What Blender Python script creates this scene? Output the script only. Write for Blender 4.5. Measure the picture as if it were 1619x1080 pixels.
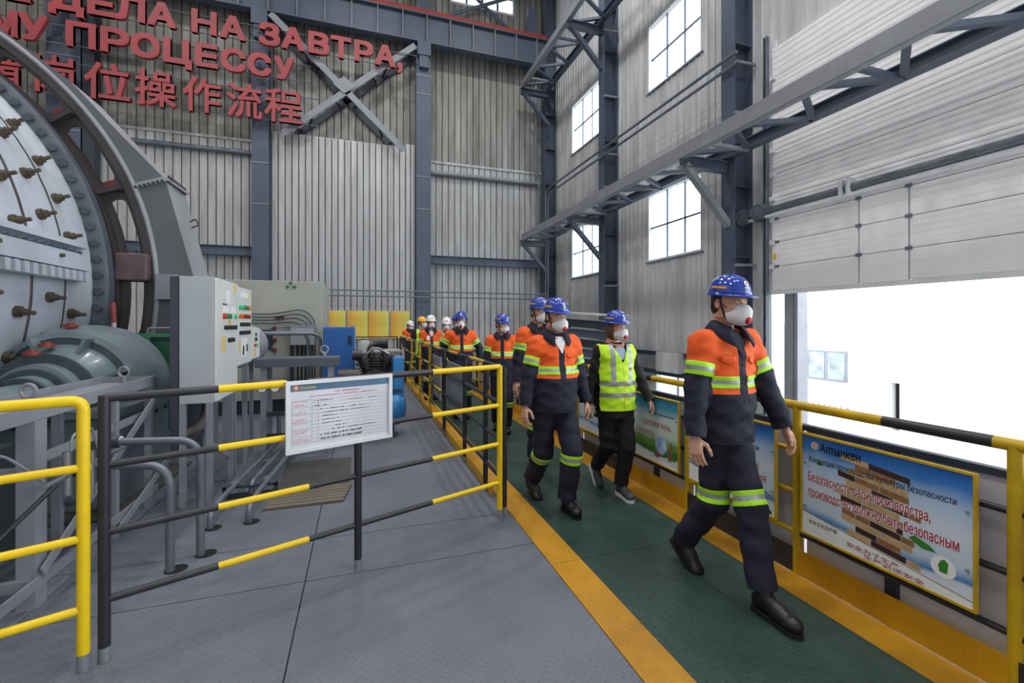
import bpy, bmesh, math, random
import numpy as np
from mathutils import Vector, Matrix, Quaternion

for _o in list(bpy.data.objects):
    bpy.data.objects.remove(_o, do_unlink=True)
SC = bpy.context.scene
COL = SC.collection
PI = math.pi
random.seed(7)

# ------------------------------------------------------------------ camera
cam_data = bpy.data.cameras.new('camera')
cam_data.sensor_width = 36.0
cam_data.lens = 36.0 * 710.0 / 1619.0
cam_data.shift_y = -27.0 / 1619.0
cam_data.clip_start = 0.05
cam_data.clip_end = 500
cam = bpy.data.objects.new('camera', cam_data)
COL.objects.link(cam)
cam.location = (0, 0, 1.6)
cam.rotation_euler = (PI / 2, 0, -math.radians(18.58))
SC.camera = cam

# ------------------------------------------------------------------ sky and exposure
world = bpy.data.worlds.new('overcast_sky')
SC.world = world
world.use_nodes = True
_bg = world.node_tree.nodes['Background']
_bg.inputs['Color'].default_value = (0.89, 0.95, 1.0, 1)
_bg.inputs['Strength'].default_value = 4.5
SC.view_settings.view_transform = 'Standard'
SC.view_settings.look = 'None'
SC.view_settings.gamma = 1.0
SC.view_settings.use_curve_mapping = False
SC.view_settings.exposure = 0.22
LAMP_W = 300.0          # each added fill lamp under the roof (watts of radiant light)

# ------------------------------------------------------------------ colour and materials
def lin(r, g, b):
    f = lambda c: (c / 255 / 12.92) if c / 255 <= 0.04045 else ((c / 255 + 0.055) / 1.055) ** 2.4
    return (f(r), f(g), f(b), 1.0)

MATS = {}
def mat(name, rgb, rough=0.5, metal=0.0, var=0.12, scale=6.0, bump=0.0, bscale=40.0, tint=None, stretch=(1, 1, 1), spec=0.5, coat=0.0, emit=None, objrand=0.0, lo=0.35, hi=0.7):
    if name in MATS:
        return MATS[name]
    m = bpy.data.materials.new(name)
    m.use_nodes = True
    nt = m.node_tree
    b = nt.nodes['Principled BSDF']
    base = lin(*rgb)
    b.inputs['Roughness'].default_value = rough
    b.inputs['Metallic'].default_value = metal
    b.inputs['Specular IOR Level'].default_value = spec
    if coat:
        b.inputs['Coat Weight'].default_value = coat
        b.inputs['Coat Roughness'].default_value = 0.12
    geo = nt.nodes.new('ShaderNodeNewGeometry')
    mp = nt.nodes.new('ShaderNodeMapping')
    mp.inputs['Scale'].default_value = stretch
    nt.links.new(geo.outputs['Position'], mp.inputs['Vector'])
    if var > 0:
        nz = nt.nodes.new('ShaderNodeTexNoise')
        nz.inputs['Scale'].default_value = scale
        nz.inputs['Detail'].default_value = 6
        nz.inputs['Roughness'].default_value = 0.62
        nt.links.new(mp.outputs['Vector'], nz.inputs['Vector'])
        cr = nt.nodes.new('ShaderNodeValToRGB')
        cr.color_ramp.elements[0].position = lo
        cr.color_ramp.elements[1].position = hi
        dark = tint if tint else tuple(c * (1 - var * 2.2) for c in base[:3])
        if tint:
            t = lin(*tint)
            dark = tuple(base[i] * (1 - var * 3) + t[i] * var * 3 for i in range(3)) if var < 0.33 else t[:3]
        cr.color_ramp.elements[0].color = (*dark, 1)
        cr.color_ramp.elements[1].color = tuple(min(1, c * (1 + var * 0.6)) for c in base[:3]) + (1,)
        nt.links.new(nz.outputs['Fac'], cr.inputs['Fac'])
        out = cr.outputs['Color']
        if objrand > 0:
            oi = nt.nodes.new('ShaderNodeObjectInfo')
            mr = nt.nodes.new('ShaderNodeMapRange')
            mr.inputs['To Min'].default_value = 1 - objrand
            mr.inputs['To Max'].default_value = 1 + objrand * 0.6
            nt.links.new(oi.outputs['Random'], mr.inputs['Value'])
            vm = nt.nodes.new('ShaderNodeVectorMath'); vm.operation = 'SCALE'
            nt.links.new(out, vm.inputs[0]); nt.links.new(mr.outputs['Result'], vm.inputs['Scale'])
            out = vm.outputs['Vector']
        nt.links.new(out, b.inputs['Base Color'])
    else:
        b.inputs['Base Color'].default_value = base
    if bump > 0:
        n2 = nt.nodes.new('ShaderNodeTexNoise')
        n2.inputs['Scale'].default_value = bscale
        n2.inputs['Detail'].default_value = 3
        nt.links.new(mp.outputs['Vector'], n2.inputs['Vector'])
        bp = nt.nodes.new('ShaderNodeBump')
        bp.inputs['Strength'].default_value = bump
        bp.inputs['Distance'].default_value = 0.01
        nt.links.new(n2.outputs['Fac'], bp.inputs['Height'])
        nt.links.new(bp.outputs['Normal'], b.inputs['Normal'])
    if emit:
        b.inputs['Emission Color'].default_value = lin(*emit[0])
        b.inputs['Emission Strength'].default_value = emit[1]
    MATS[name] = m
    return m

# ------------------------------------------------------------------ mesh collector
class MB:
    def __init__(self, M=None):
        self.v = []; self.f = []; self.mi = []; self.M = M; self.cm = 0
    def add(self, vs, fs):
        o = len(self.v)
        if self.M is not None:
            vs = [self.M @ Vector(p) for p in vs]
        self.v.extend([tuple(p) for p in vs])
        for q in fs:
            self.f.append([i + o for i in q]); self.mi.append(self.cm)
        return self
    def box(self, a, b):
        x0, x1 = sorted((a[0], b[0])); y0, y1 = sorted((a[1], b[1])); z0, z1 = sorted((a[2], b[2]))
        return self.add([(x0, y0, z0), (x1, y0, z0), (x1, y1, z0), (x0, y1, z0), (x0, y0, z1), (x1, y0, z1), (x1, y1, z1), (x0, y1, z1)],
                        [(0, 3, 2, 1), (4, 5, 6, 7), (0, 1, 5, 4), (1, 2, 6, 5), (2, 3, 7, 6), (3, 0, 4, 7)])
    def cbox(self, c, s):
        return self.box([c[i] - s[i] / 2 for i in range(3)], [c[i] + s[i] / 2 for i in range(3)])
    def obox(self, c, ax, ay, az):
        c = Vector(c); ax = Vector(ax); ay = Vector(ay); az = Vector(az)
        vs = [c + sx * ax + sy * ay + sz * az for sz in (-1, 1) for sx, sy in ((-1, -1), (1, -1), (1, 1), (-1, 1))]
        return self.add(vs, [(0, 3, 2, 1), (4, 5, 6, 7), (0, 1, 5, 4), (1, 2, 6, 5), (2, 3, 7, 6), (3, 0, 4, 7)])
    def bar(self, p, q, w, h, up=(0, 0, 1)):
        p = Vector(p); q = Vector(q); d = (q - p)
        L = d.length; d.normalize(); up = Vector(up)
        if abs(d.dot(up)) > 0.98: up = Vector((1, 0, 0))
        s = d.cross(up).normalized(); u = s.cross(d).normalized()
        return self.obox((p + q) / 2, d * L / 2, s * w / 2, u * h / 2)
    def ibeam(self, p, q, w, h, tw=0.012, tf=0.018, up=(0, 0, 1)):
        p = Vector(p); q = Vector(q); d = (q - p); L = d.length; d.normalize(); up = Vector(up)
        s = d.cross(up).normalized(); u = s.cross(d).normalized(); c = (p + q) / 2
        self.obox(c, d * L / 2, s * tw / 2, u * (h / 2 - tf))
        for k in (-1, 1):
            self.obox(c + u * k * (h / 2 - tf / 2), d * L / 2, s * w / 2, u * tf / 2)
        return self
    def channel(self, p, q, w, h, t=0.01, up=(0, 0, 1), side=1):
        p = Vector(p); q = Vector(q); d = (q - p); L = d.length; d.normalize(); up = Vector(up)
        s = d.cross(up).normalized() * side; u = s.cross(d).normalized() * side; c = (p + q) / 2
        self.obox(c, d * L / 2, s * t / 2, u * h / 2)
        for k in (-1, 1):
            self.obox(c + u * k * (h / 2 - t / 2) + s * w / 2, d * L / 2, s * w / 2, u * t / 2)
        return self
    def tube(self, pts, r, n=10, cap=True, closed=False):
        pts = [Vector(p) for p in pts]
        rs = r if isinstance(r, (list, tuple)) else [r] * len(pts)
        m = len(pts)
        tang = []
        for i in range(m):
            if closed: t = pts[(i + 1) % m] - pts[i - 1]
            else: t = pts[min(i + 1, m - 1)] - pts[max(i - 1, 0)]
            tang.append(t.normalized())
        t0 = tang[0]
        a = Vector((0, 0, 1)) if abs(t0.z) < 0.9 else Vector((1, 0, 0))
        u = t0.cross(a).normalized()
        vs = []
        for i in range(m):
            t = tang[i]
            u = (u - t * u.dot(t)).normalized(); w = t.cross(u)
            for k in range(n):
                an = 2 * PI * k / n
                vs.append(pts[i] + (u * math.cos(an) + w * math.sin(an)) * rs[i])
        fs = []
        for i in range(m if closed else m - 1):
            j = (i + 1) % m
            for k in range(n):
                k2 = (k + 1) % n
                fs.append((i * n + k, i * n + k2, j * n + k2, j * n + k))
        if cap and not closed:
            fs.append(tuple(range(n - 1, -1, -1))); fs.append(tuple((m - 1) * n + k for k in range(n)))
        return self.add(vs, fs)
    def lathe(self, prof, c, ax=(0, 0, 1), n=32, a0=0.0, a1=2 * PI, ref=None):
        """prof: list of (r, h) along the axis."""
        ax = Vector(ax).normalized(); c = Vector(c)
        a = Vector(ref) if ref else (Vector((1, 0, 0)) if abs(ax.x) < 0.9 else Vector((0, 1, 0)))
        u = (a - ax * a.dot(ax)).normalized(); w = ax.cross(u)
        full = abs(a1 - a0 - 2 * PI) < 1e-6
        cols = n if full else n + 1
        vs = []
        for k in range(cols):
            an = a0 + (a1 - a0) * k / n
            dirv = u * math.cos(an) + w * math.sin(an)
            for r, h in prof:
                vs.append(c + dirv * r + ax * h)
        m = len(prof); fs = []
        for k in range(n):
            k2 = (k + 1) % cols
            for i in range(m - 1):
                fs.append((k * m + i, k2 * m + i, k2 * m + i + 1, k * m + i + 1))
        return self.add(vs, fs)
    def cyl(self, p, q, r, n=20, r2=None):
        p = Vector(p); q = Vector(q); L = (q - p).length
        r2 = r if r2 is None else r2
        return self.lathe([(0.0005, 0), (r, 0), (r2, L), (0.0005, L)], p, (q - p), n)
    def sphere(self, c, r, n=12, m=8, sc=(1, 1, 1)):
        vs = []; fs = []
        for i in range(m + 1):
            t = PI * i / m
            for k in range(n):
                a = 2 * PI * k / n
                vs.append((c[0] + r * sc[0] * math.sin(t) * math.cos(a), c[1] + r * sc[1] * math.sin(t) * math.sin(a), c[2] + r * sc[2] * math.cos(t)))
        for i in range(m):
            for k in range(n):
                k2 = (k + 1) % n
                fs.append((i * n + k, (i + 1) * n + k, (i + 1) * n + k2, i * n + k2))
        return self.add(vs, fs)
    def prism(self, poly, h, M=None):
        """2-D polygon (x, y) extruded along z from 0 to h, placed by matrix M."""
        n = len(poly)
        vs = [(p[0], p[1], 0) for p in poly] + [(p[0], p[1], h) for p in poly]
        fs = [tuple(range(n - 1, -1, -1)), tuple(range(n, 2 * n))] + [(i, (i + 1) % n, n + (i + 1) % n, n + i) for i in range(n)]
        if M is not None: vs = [M @ Vector(p) for p in vs]
        return self.add(vs, fs)

def fillet(pts, rad, n=5):
    pts = [Vector(p) for p in pts]; out = [pts[0]]
    for i in range(1, len(pts) - 1):
        a, b, c = pts[i - 1], pts[i], pts[i + 1]
        d1 = (a - b); d2 = (c - b)
        r = min(rad, d1.length * 0.49, d2.length * 0.49)
        p1 = b + d1.normalized() * r; p2 = b + d2.normalized() * r
        for k in range(n + 1):
            t = k / n
            out.append(p1 * (1 - t) ** 2 + b * 2 * t * (1 - t) + p2 * t * t)
    out.append(pts[-1])
    return out

def tag(o, label=None, cat=None, group=None, kind=None):
    if label: o['label'] = label
    if cat: o['category'] = cat
    if group: o['group'] = group
    if kind: o['kind'] = kind
    return o

def wloc(o):
    p = Vector((0, 0, 0))
    while o is not None:
        p = p + o.location; o = o.parent
    return p

def thing(name, loc, label=None, cat=None, group=None, kind=None):
    o = bpy.data.objects.new(name, None)
    o.empty_display_size = 0.2
    COL.objects.link(o); o.location = loc
    return tag(o, label, cat, group, kind)

def finish_mesh(me, mats, smooth):
    for m in (mats if isinstance(mats, (list, tuple)) else [mats]):
        me.materials.append(m)
    if smooth:
        me.polygons.foreach_set('use_smooth', [True] * len(me.polygons))
        if smooth != 'all':
            try: me.set_sharp_from_angle(angle=math.radians(38))
            except Exception: pass

def mk(name, mb, mats, parent=None, label=None, cat=None, group=None, kind=None, smooth=False, bevel=0.0, origin=None):
    """Link the collected shapes as ONE mesh object; vertices are given in world metres."""
    vs = np.array(mb.v, dtype=float)
    if parent is not None:
        off = wloc(parent)
    elif origin is not None:
        off = Vector(origin)
    else:
        lo = vs.min(0); hi = vs.max(0)
        off = Vector(((lo[0] + hi[0]) / 2, (lo[1] + hi[1]) / 2, lo[2]))
    vs = vs - np.array(off)
    me = bpy.data.meshes.new(name)
    me.from_pydata(vs.tolist(), [], mb.f)
    if max(mb.mi or [0]) > 0:
        me.polygons.foreach_set('material_index', mb.mi)
    bm = bmesh.new(); bm.from_mesh(me); bmesh.ops.recalc_face_normals(bm, faces=bm.faces); bm.to_mesh(me); bm.free()
    finish_mesh(me, mats, smooth)
    o = bpy.data.objects.new(name, me)
    COL.objects.link(o)
    if parent is not None: o.parent = parent
    else: o.location = off
    if bevel > 0:
        b = o.modifiers.new('bevel', 'BEVEL'); b.width = bevel; b.segments = 2; b.limit_method = 'ANGLE'; b.angle_limit = math.radians(50)
    return tag(o, label, cat, group, kind)

def dup_mesh(src, name, loc, parent=None, **kw):
    o = src.copy(); o.name = name; COL.objects.link(o); o.parent = parent; o.location = loc
    return tag(o, **kw)

_TEXT = {}
def text_mesh(body, depth=0.0):
    """Flat or extruded lettering as vertex and face lists, triangulated from the glyph outlines."""
    from mathutils.geometry import delaunay_2d_cdt
    key = (body, depth)
    if key not in _TEXT:
        cu = bpy.data.curves.new('lettering', 'FONT'); cu.body = body; cu.size = 1; cu.resolution_u = 3; cu.fill_mode = 'NONE'
        ob = bpy.data.objects.new('lettering', cu); COL.objects.link(ob)
        bpy.context.view_layer.update()
        me = bpy.data.meshes.new_from_object(ob.evaluated_get(bpy.context.evaluated_depsgraph_get()))
        P = np.array([v.co[:2] for v in me.vertices], float); E = [tuple(e.vertices) for e in me.edges]
        bpy.data.objects.remove(ob); bpy.data.curves.remove(cu); bpy.data.meshes.remove(me)
        nx = {}
        for i, j in E:
            if j == i + 1: nx[i] = j
            else: nx[max(i, j)] = min(i, j)
        A = P[[i for i in nx]]; B = P[[nx[i] for i in nx]]
        V, _, F = delaunay_2d_cdt([Vector(p) for p in P], E, [], 0, 1e-6)[:3]
        V = np.array([tuple(p) for p in V]); fs = []
        for f in F:
            c = V[list(f)].mean(0)
            up = (A[:, 1] <= c[1]) & (B[:, 1] > c[1]); dn = (A[:, 1] > c[1]) & (B[:, 1] <= c[1])
            cr = (B[:, 0] - A[:, 0]) * (c[1] - A[:, 1]) - (c[0] - A[:, 0]) * (B[:, 1] - A[:, 1])
            if int((up & (cr > 0)).sum()) - int((dn & (cr < 0)).sum()) != 0: fs.append(tuple(f))
        vs = [(p[0], p[1], depth / 2) for p in V]
        if depth:
            n = len(vs); vs = vs + [(p[0], p[1], -depth / 2) for p in V]
            fs = fs + [tuple(i + n for i in reversed(f)) for f in fs] + []
            m = len(vs); vs += [(p[0], p[1], depth / 2) for p in P] + [(p[0], p[1], -depth / 2) for p in P]; q = len(P)
            fs += [(m + i, m + nx[i], m + q + nx[i], m + q + i) for i in nx]
        _TEXT[key] = (vs, fs)
    return _TEXT[key]

def put_text(mb, body, org, ex, ez, x0, x1, z0, z1, bold=0.0, depth=0.0, nrm=None):
    """Fit lettering into the rectangle [x0,x1] x [z0,z1] of the plane (org, ex, ez)."""
    vs, fs = text_mesh(body, 0.1 if depth else 0.0)
    xs = [v[0] for v in vs]; ys = [v[1] for v in vs]
    a0, a1, b0, b1 = min(xs), max(xs), min(ys), max(ys)
    if bold:
        g0 = bold * (z1 - z0) * 1.1; x0 += g0 * (1 if x1 > x0 else -1); x1 -= g0 * (1 if x1 > x0 else -1); z0 += g0; z1 -= g0
    org = Vector(org); ex = Vector(ex); ez = Vector(ez); nn = ex.cross(ez)
    out = []
    for v in vs:
        p = org + ex * (x0 + (v[0] - a0) / (a1 - a0) * (x1 - x0)) + ez * (z0 + (v[1] - b0) / (b1 - b0) * (z1 - z0))
        if depth: p = p + nn * (v[2] / 0.1 * depth)
        out.append(p)
    mb.add(out, fs)
    if bold:   # heavier strokes: the glyph again, shifted by the stroke gain
        g = bold * (z1 - z0) * 1.1
        st = 0.003 if depth else 0.00003
        for i, (dx, dz) in enumerate(((-1, -1), (1, -1), (1, 1), (-1, 1), (0, 1), (0, -1), (1, 0), (-1, 0))):
            mb.add([p + ex * dx * g + ez * dz * g - nn * st * (i + 1) for p in out], fs)

# ================================================================== materials of the setting
M_CLAD = mat('cladding_grey', (190, 192, 195), 0.55, 0.15, 0.16, 1.3, 0.0, tint=(118, 118, 116), stretch=(3.0, 3.0, 0.35), objrand=0.10)
M_CLADU = mat('cladding_dusty', (160, 161, 158), 0.6, 0.1, 0.2, 1.1, 0.0, tint=(84, 82, 74), stretch=(2.6, 2.6, 0.3), objrand=0.12)
M_CLADR = mat('cladding_side', (202, 204, 207), 0.55, 0.0, 0.16, 1.0, 0.0, tint=(146, 146, 144), stretch=(2.4, 2.4, 0.35), objrand=0.06)
M_SHEET = mat('galvanised_sheet', (186, 188, 192), 0.45, 0.35, 0.13, 1.5, 0.0, tint=(128, 129, 130), stretch=(3.0, 3.0, 0.3), objrand=0.08)
M_CORE = mat('wall_core', (70, 70, 70), 0.8, 0, 0.1)
M_STEEL = mat('blue_grey_steel', (82, 93, 112), 0.5, 0.1, 0.10, 2.0, tint=(62, 70, 86), stretch=(1, 1, 0.5))
M_STEELL = mat('pale_grey_steel', (142, 145, 155), 0.5, 0.1, 0.10, 2.0, tint=(92, 94, 100))
M_STEELD = mat('dark_steel', (56, 62, 74), 0.5, 0.1, 0.10, 2.0)
M_RED = mat('faded_red_paint', (172, 70, 74), 0.55, 0, 0.14, 1.2, tint=(116, 68, 74))
M_RAIL = mat('rail_red', (150, 52, 46), 0.6, 0, 0.12, 2.0, tint=(96, 46, 42))
M_WHITEP = mat('white_paint', (222, 224, 228), 0.45, 0, 0.05, 2.5)
M_DOORP = mat('door_white', (240, 240, 244), 0.5, 0, 0.06, 1.6, tint=(206, 203, 203), stretch=(1, 1.2, 1.2), objrand=0.03)
M_PIPE = mat('grey_pipe', (120, 126, 138), 0.42, 0.35, 0.10, 4.0)
M_YEL = mat('yellow_paint', (236, 200, 8), 0.38, 0, 0.06, 9.0, tint=(190, 150, 10))
M_YELD = mat('yellow_paint_worn', (206, 168, 14), 0.42, 0, 0.12, 7.0, tint=(130, 100, 22))
M_BLK = mat('black_paint', (34, 34, 40), 0.4, 0, 0.10, 12.0, tint=(58, 56, 60))

def glass_mat():
    m = bpy.data.materials.new('window_glass'); m.use_nodes = True
    nt = m.node_tree; nt.nodes.clear()
    o = nt.nodes.new('ShaderNodeOutputMaterial'); mx = nt.nodes.new('ShaderNodeMixShader')
    t = nt.nodes.new('ShaderNodeBsdfTransparent'); g = nt.nodes.new('ShaderNodeBsdfGlossy'); mx.inputs[0].default_value = 0.06
    t.inputs['Color'].default_value = (0.96, 0.98, 1, 1); g.inputs['Roughness'].default_value = 0.02; 
    nt.links.new(t.outputs[0], mx.inputs[1]); nt.links.new(g.outputs[0], mx.inputs[2]); nt.links.new(mx.outputs[0], o.inputs[0])
    return m
M_GLASS = glass_mat()

def plate_mat(name, rgb, tint, var, rough, scale, wear=None, relief=0.5):
    """Painted tread plate: lozenge relief in the bump, paint wear in the colour."""
    m = bpy.data.materials.new(name); m.use_nodes = True
    nt = m.node_tree; b = nt.nodes['Principled BSDF']; L = nt.links.new
    geo = nt.nodes.new('ShaderNodeNewGeometry')
    def MA(op, a, bb=None, c=None):
        n = nt.nodes.new('ShaderNodeMath'); n.operation = op
        for i, v in enumerate((a, bb, c)):
            if v is None: continue
            if isinstance(v, (int, float)): n.inputs[i].default_value = v
            else: L(v, n.inputs[i])
        return n.outputs[0]
    mp = nt.nodes.new('ShaderNodeMapping'); mp.inputs['Rotation'].default_value = (0, 0, math.radians(45)); mp.inputs['Scale'].default_value = (30, 30, 30)
    L(geo.outputs['Position'], mp.inputs['Vector'])
    sx = nt.nodes.new('ShaderNodeSeparateXYZ'); L(mp.outputs['Vector'], sx.inputs[0])
    u, v = sx.outputs[0], sx.outputs[1]
    par = MA('MODULO', MA('ABSOLUTE', MA('ADD', MA('FLOOR', u), MA('FLOOR', v))), 2.0)
    a = MA('SUBTRACT', MA('FRACT', u), 0.5); c = MA('SUBTRACT', MA('FRACT', v), 0.5)
    mx = nt.nodes.new('ShaderNodeMix'); L(par, mx.inputs[0]); L(a, mx.inputs[2]); L(c, mx.inputs[3])
    my = nt.nodes.new('ShaderNodeMix'); L(par, my.inputs[0]); L(c, my.inputs[2]); L(a, my.inputs[3])
    e = MA('ADD', MA('POWER', MA('DIVIDE', mx.outputs[0], 0.46), 2.0), MA('POWER', MA('DIVIDE', my.outputs[0], 0.15), 2.0))
    hgt = MA('MAXIMUM', MA('SUBTRACT', 1.0, e), 0.0)
    nz = nt.nodes.new('ShaderNodeTexNoise'); nz.inputs['Scale'].default_value = scale; nz.inputs['Detail'].default_value = 8; nz.inputs['Roughness'].default_value = 0.65
    L(geo.outputs['Position'], nz.inputs['Vector'])
    cr = nt.nodes.new('ShaderNodeValToRGB'); base = lin(*rgb); tt = lin(*tint)
    cr.color_ramp.elements[0].position = 0.3; cr.color_ramp.elements[1].position = 0.68
    cr.color_ramp.elements[0].color = tt; cr.color_ramp.elements[1].color = base
    L(nz.outputs['Fac'], cr.inputs['Fac'])
    col = cr.outputs['Color']
    if wear:
        n2 = nt.nodes.new('ShaderNodeTexNoise'); n2.inputs['Scale'].default_value = 2.2; n2.inputs['Detail'].default_value = 9; n2.inputs['Roughness'].default_value = 0.75
        L(geo.outputs['Position'], n2.inputs['Vector'])
        c2 = nt.nodes.new('ShaderNodeValToRGB'); c2.color_ramp.elements[0].position = 0.56; c2.color_ramp.elements[1].position = 0.74
        L(n2.outputs['Fac'], c2.inputs['Fac'])
        mc = nt.nodes.new('ShaderNodeMix'); mc.data_type = 'RGBA'; mc.inputs[7].default_value = lin(*wear)
        sc = MA('MULTIPLY', c2.outputs['Color'], 0.6)
        L(sc, mc.inputs[0]); L(col, mc.inputs[6]); col = mc.outputs[2]
    L(col, b.inputs['Base Color'])
    rr = nt.nodes.new('ShaderNodeMapRange'); rr.inputs['To Min'].default_value = rough - 0.1; rr.inputs['To Max'].default_value = rough + 0.15
    L(nz.outputs['Fac'], rr.inputs['Value']); L(rr.outputs['Result'], b.inputs['Roughness'])
    bp = nt.nodes.new('ShaderNodeBump'); bp.inputs['Strength'].default_value = relief; bp.inputs['Distance'].default_value = 0.005
    L(hgt, bp.inputs['Height']); L(bp.outputs['Normal'], b.inputs['Normal'])
    MATS[name] = m
    return m
M_FLOOR = plate_mat('grey_tread_plate', (110, 115, 128), (89, 93, 103), 0.1, 0.5, 1.1, wear=(76, 71, 66))
M_LANE = plate_mat('green_tread_plate', (42, 70, 62), (32, 54, 48), 0.1, 0.5, 1.4, wear=(70, 88, 82))
M_STRIPE = plate_mat('yellow_tread_plate', (202, 148, 28), (160, 112, 26), 0.1, 0.5, 1.8, wear=(120, 92, 54), relief=0.35)
M_KICKY = plate_mat('yellow_kick_plate', (214, 160, 14), (178, 126, 18), 0.1, 0.45, 2.0, relief=0.2)
M_KICKB = mat('black_kick_plate', (40, 40, 46), 0.5, 0, 0.1, 3.0, tint=(60, 56, 54))

# ================================================================== floor
floor = thing('floor', (0, 5, 0), kind='structure')
xe = [-13.0, -9.2, -6.2, -3.5, -2.0, -0.33, 1.2]
ye = [-4.0, -1.2, 1.2, 3.06, 3.63, 5.2, 6.9, 8.7, 10.6, 13.6, 17.0, 20.4]
for i in range(len(xe) - 1):
    for j in range(len(ye) - 1):
        if j in (3,) and i < 4: continue
        if xe[i + 1] < -3.4 and ye[j + 1] < 8.8: continue
        y0 = ye[j]; y1 = ye[j + 1]
        if j == 2 and i < 4: y1 = ye[4]
        mk('floor_plate', MB().box((xe[i] + 0.004, y0 + 0.004, -0.012 - 0.001 * ((i + j) % 2)), (xe[i + 1] - 0.004, y1 - 0.004, 0.0)), M_FLOOR, floor)
ly = [-4.0, -1.0, 1.07, 2.75, 4.9, 7.2, 9.6, 12.6, 16.0, 20.4]
for j in range(len(ly) - 1):
    for n, x0, x1, m in (('walkway_border', 1.2, 1.421, M_STRIPE), ('walkway_lane', 1.421, 2.425, M_LANE), ('walkway_border', 2.425, 2.645, M_STRIPE)):
        mk(n, MB().box((x0 + 0.0008, ly[j] + 0.002, -0.012), (x1 - 0.0008, ly[j + 1] - 0.002, 0.002)), m, floor)
mk('deck_slab', MB().box((-3.5, -4.0, -0.30), (2.70, 20.4, -0.0135)).box((-13.0, 8.7, -0.30), (-3.5, 20.4, -0.0135)), M_STEELD, floor)
for y in np.arange(-3, 20.1, 2.5):
    mk('deck_joist', MB().ibeam((-3.5 if y < 8.6 else -13, y, -0.46), (2.7, y, -0.46), 0.14, 0.3), M_STEEL, floor)
mk('ground', MB().box((-60, -40, -3.3), (90, 90, -3.0)), mat('pale_concrete', (178, 176, 170), 0.8, 0, 0.08, 0.4), kind='structure')

# ================================================================== walls
def strip_mesh(w, rib):
    mb = MB()
    if rib:
        mb.box((0, 0, 0), (w, 0.03, 1)); mb.add([(0.0, 0, 0), (0.034, 0, 0), (0.026, -0.036, 0), (0.008, -0.036, 0), (0.0, 0, 1), (0.034, 0, 1), (0.026, -0.036, 1), (0.008, -0.036, 1)],
               [(0, 1, 5, 4), (1, 2, 6, 5), (2, 3, 7, 6), (3, 0, 4, 7)])
    else:
        mb.add([(0.014, 0.03, 0), (0.022, 0, 0), (w - 0.022, 0, 0), (w - 0.014, 0.03, 0), (0.014, 0.03, 1), (0.022, 0, 1), (w - 0.022, 0, 1), (w - 0.014, 0.03, 1)],
               [(0, 1, 5, 4), (1, 2, 6, 5), (2, 3, 7, 6), (0, 3, 2, 1), (4, 5, 6, 7)])
    return mb
_SM = {}
def strip(name, w, z0, z1, x, y, side, m, parent, rib):
    key = (round(w, 3), side, m.name, rib)
    if key not in _SM:
        mb = strip_mesh(w, rib)
        if side:
            mb.v = [(p[1], w - p[0], p[2]) for p in mb.v]
        me = bpy.data.meshes.new(name); me.from_pydata(mb.v, [], mb.f)
        bm = bmesh.new(); bm.from_mesh(me); bmesh.ops.recalc_face_normals(bm, faces=bm.faces); bm.to_mesh(me); bm.free()
        me.materials.append(m); _SM[key] = me
    o = bpy.data.objects.new(name, _SM[key]); COL.objects.link(o); o.parent = parent
    o.location = Vector((x, y, z0)) - wloc(parent); o.scale = (1, 1, z1 - z0)
    return o

YB = 20.5          # back wall face
XW = 9.0           # side wall face
wall_back = thing('wall_back', (0, YB, -3), kind='structure')
def spans(a, b, pitch):
    n = max(1, round((b - a) / pitch)); return [(a + (b - a) * i / n, (b - a) / n) for i in range(n)]
for x, w in spans(-13.2, 9.0, 0.29):
    strip('cladding_panel', w, -3.0, 8.96, x, YB, 0, M_CLAD, wall_back, False)
    if x + w < 3.9 or x > 6.95: strip('cladding_panel', w, 9.0, 19.0, x, YB, 0, M_CLADU, wall_back, False)
    else:
        strip('cladding_panel', w, 9.0, 16.5, x, YB, 0, M_CLADU, wall_back, False)
        strip('cladding_panel', w, 18.0, 19.0, x, YB, 0, M_CLADU, wall_back, False)
mk('wall_core', MB().box((-13.3, YB + 0.03, -3), (3.88, YB + 0.2, 19)).box((6.98, YB + 0.03, -3), (9.3, YB + 0.2, 19)).box((3.88, YB + 0.03, -3), (6.98, YB + 0.2, 16.5)).box((3.88, YB + 0.03, 18), (6.98, YB + 0.2, 19)), M_CORE, wall_back)
mk('flashing', MB().box((-13.2, YB - 0.05, 8.93), (9, YB, 9.03)), M_CLAD, wall_back)
# inner lining of smoother sheets between two columns
lining = thing('wall_lining', (-0.55, 20.18, 0), 'pale galvanised sheet lining between the two middle columns of the back wall', 'wall panel')
for x, w in spans(-3.42, 1.85, 0.25):
    strip('lining_sheet', w, 0.0, 9.38, x, 20.18, 0, M_SHEET, lining, False)
for x, w in spans(1.85, 2.27, 0.21):
    strip('lining_sheet', w, 0.0, 9.52, x, 20.17, 0, M_SHEET, lining, False)
mk('backing_frame', MB().box((-3.41, 20.20, 0), (1.84, 20.3, 9.3)).box((1.86, 20.20, 0), (2.26, 20.3, 9.45)), M_CORE, lining)

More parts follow.
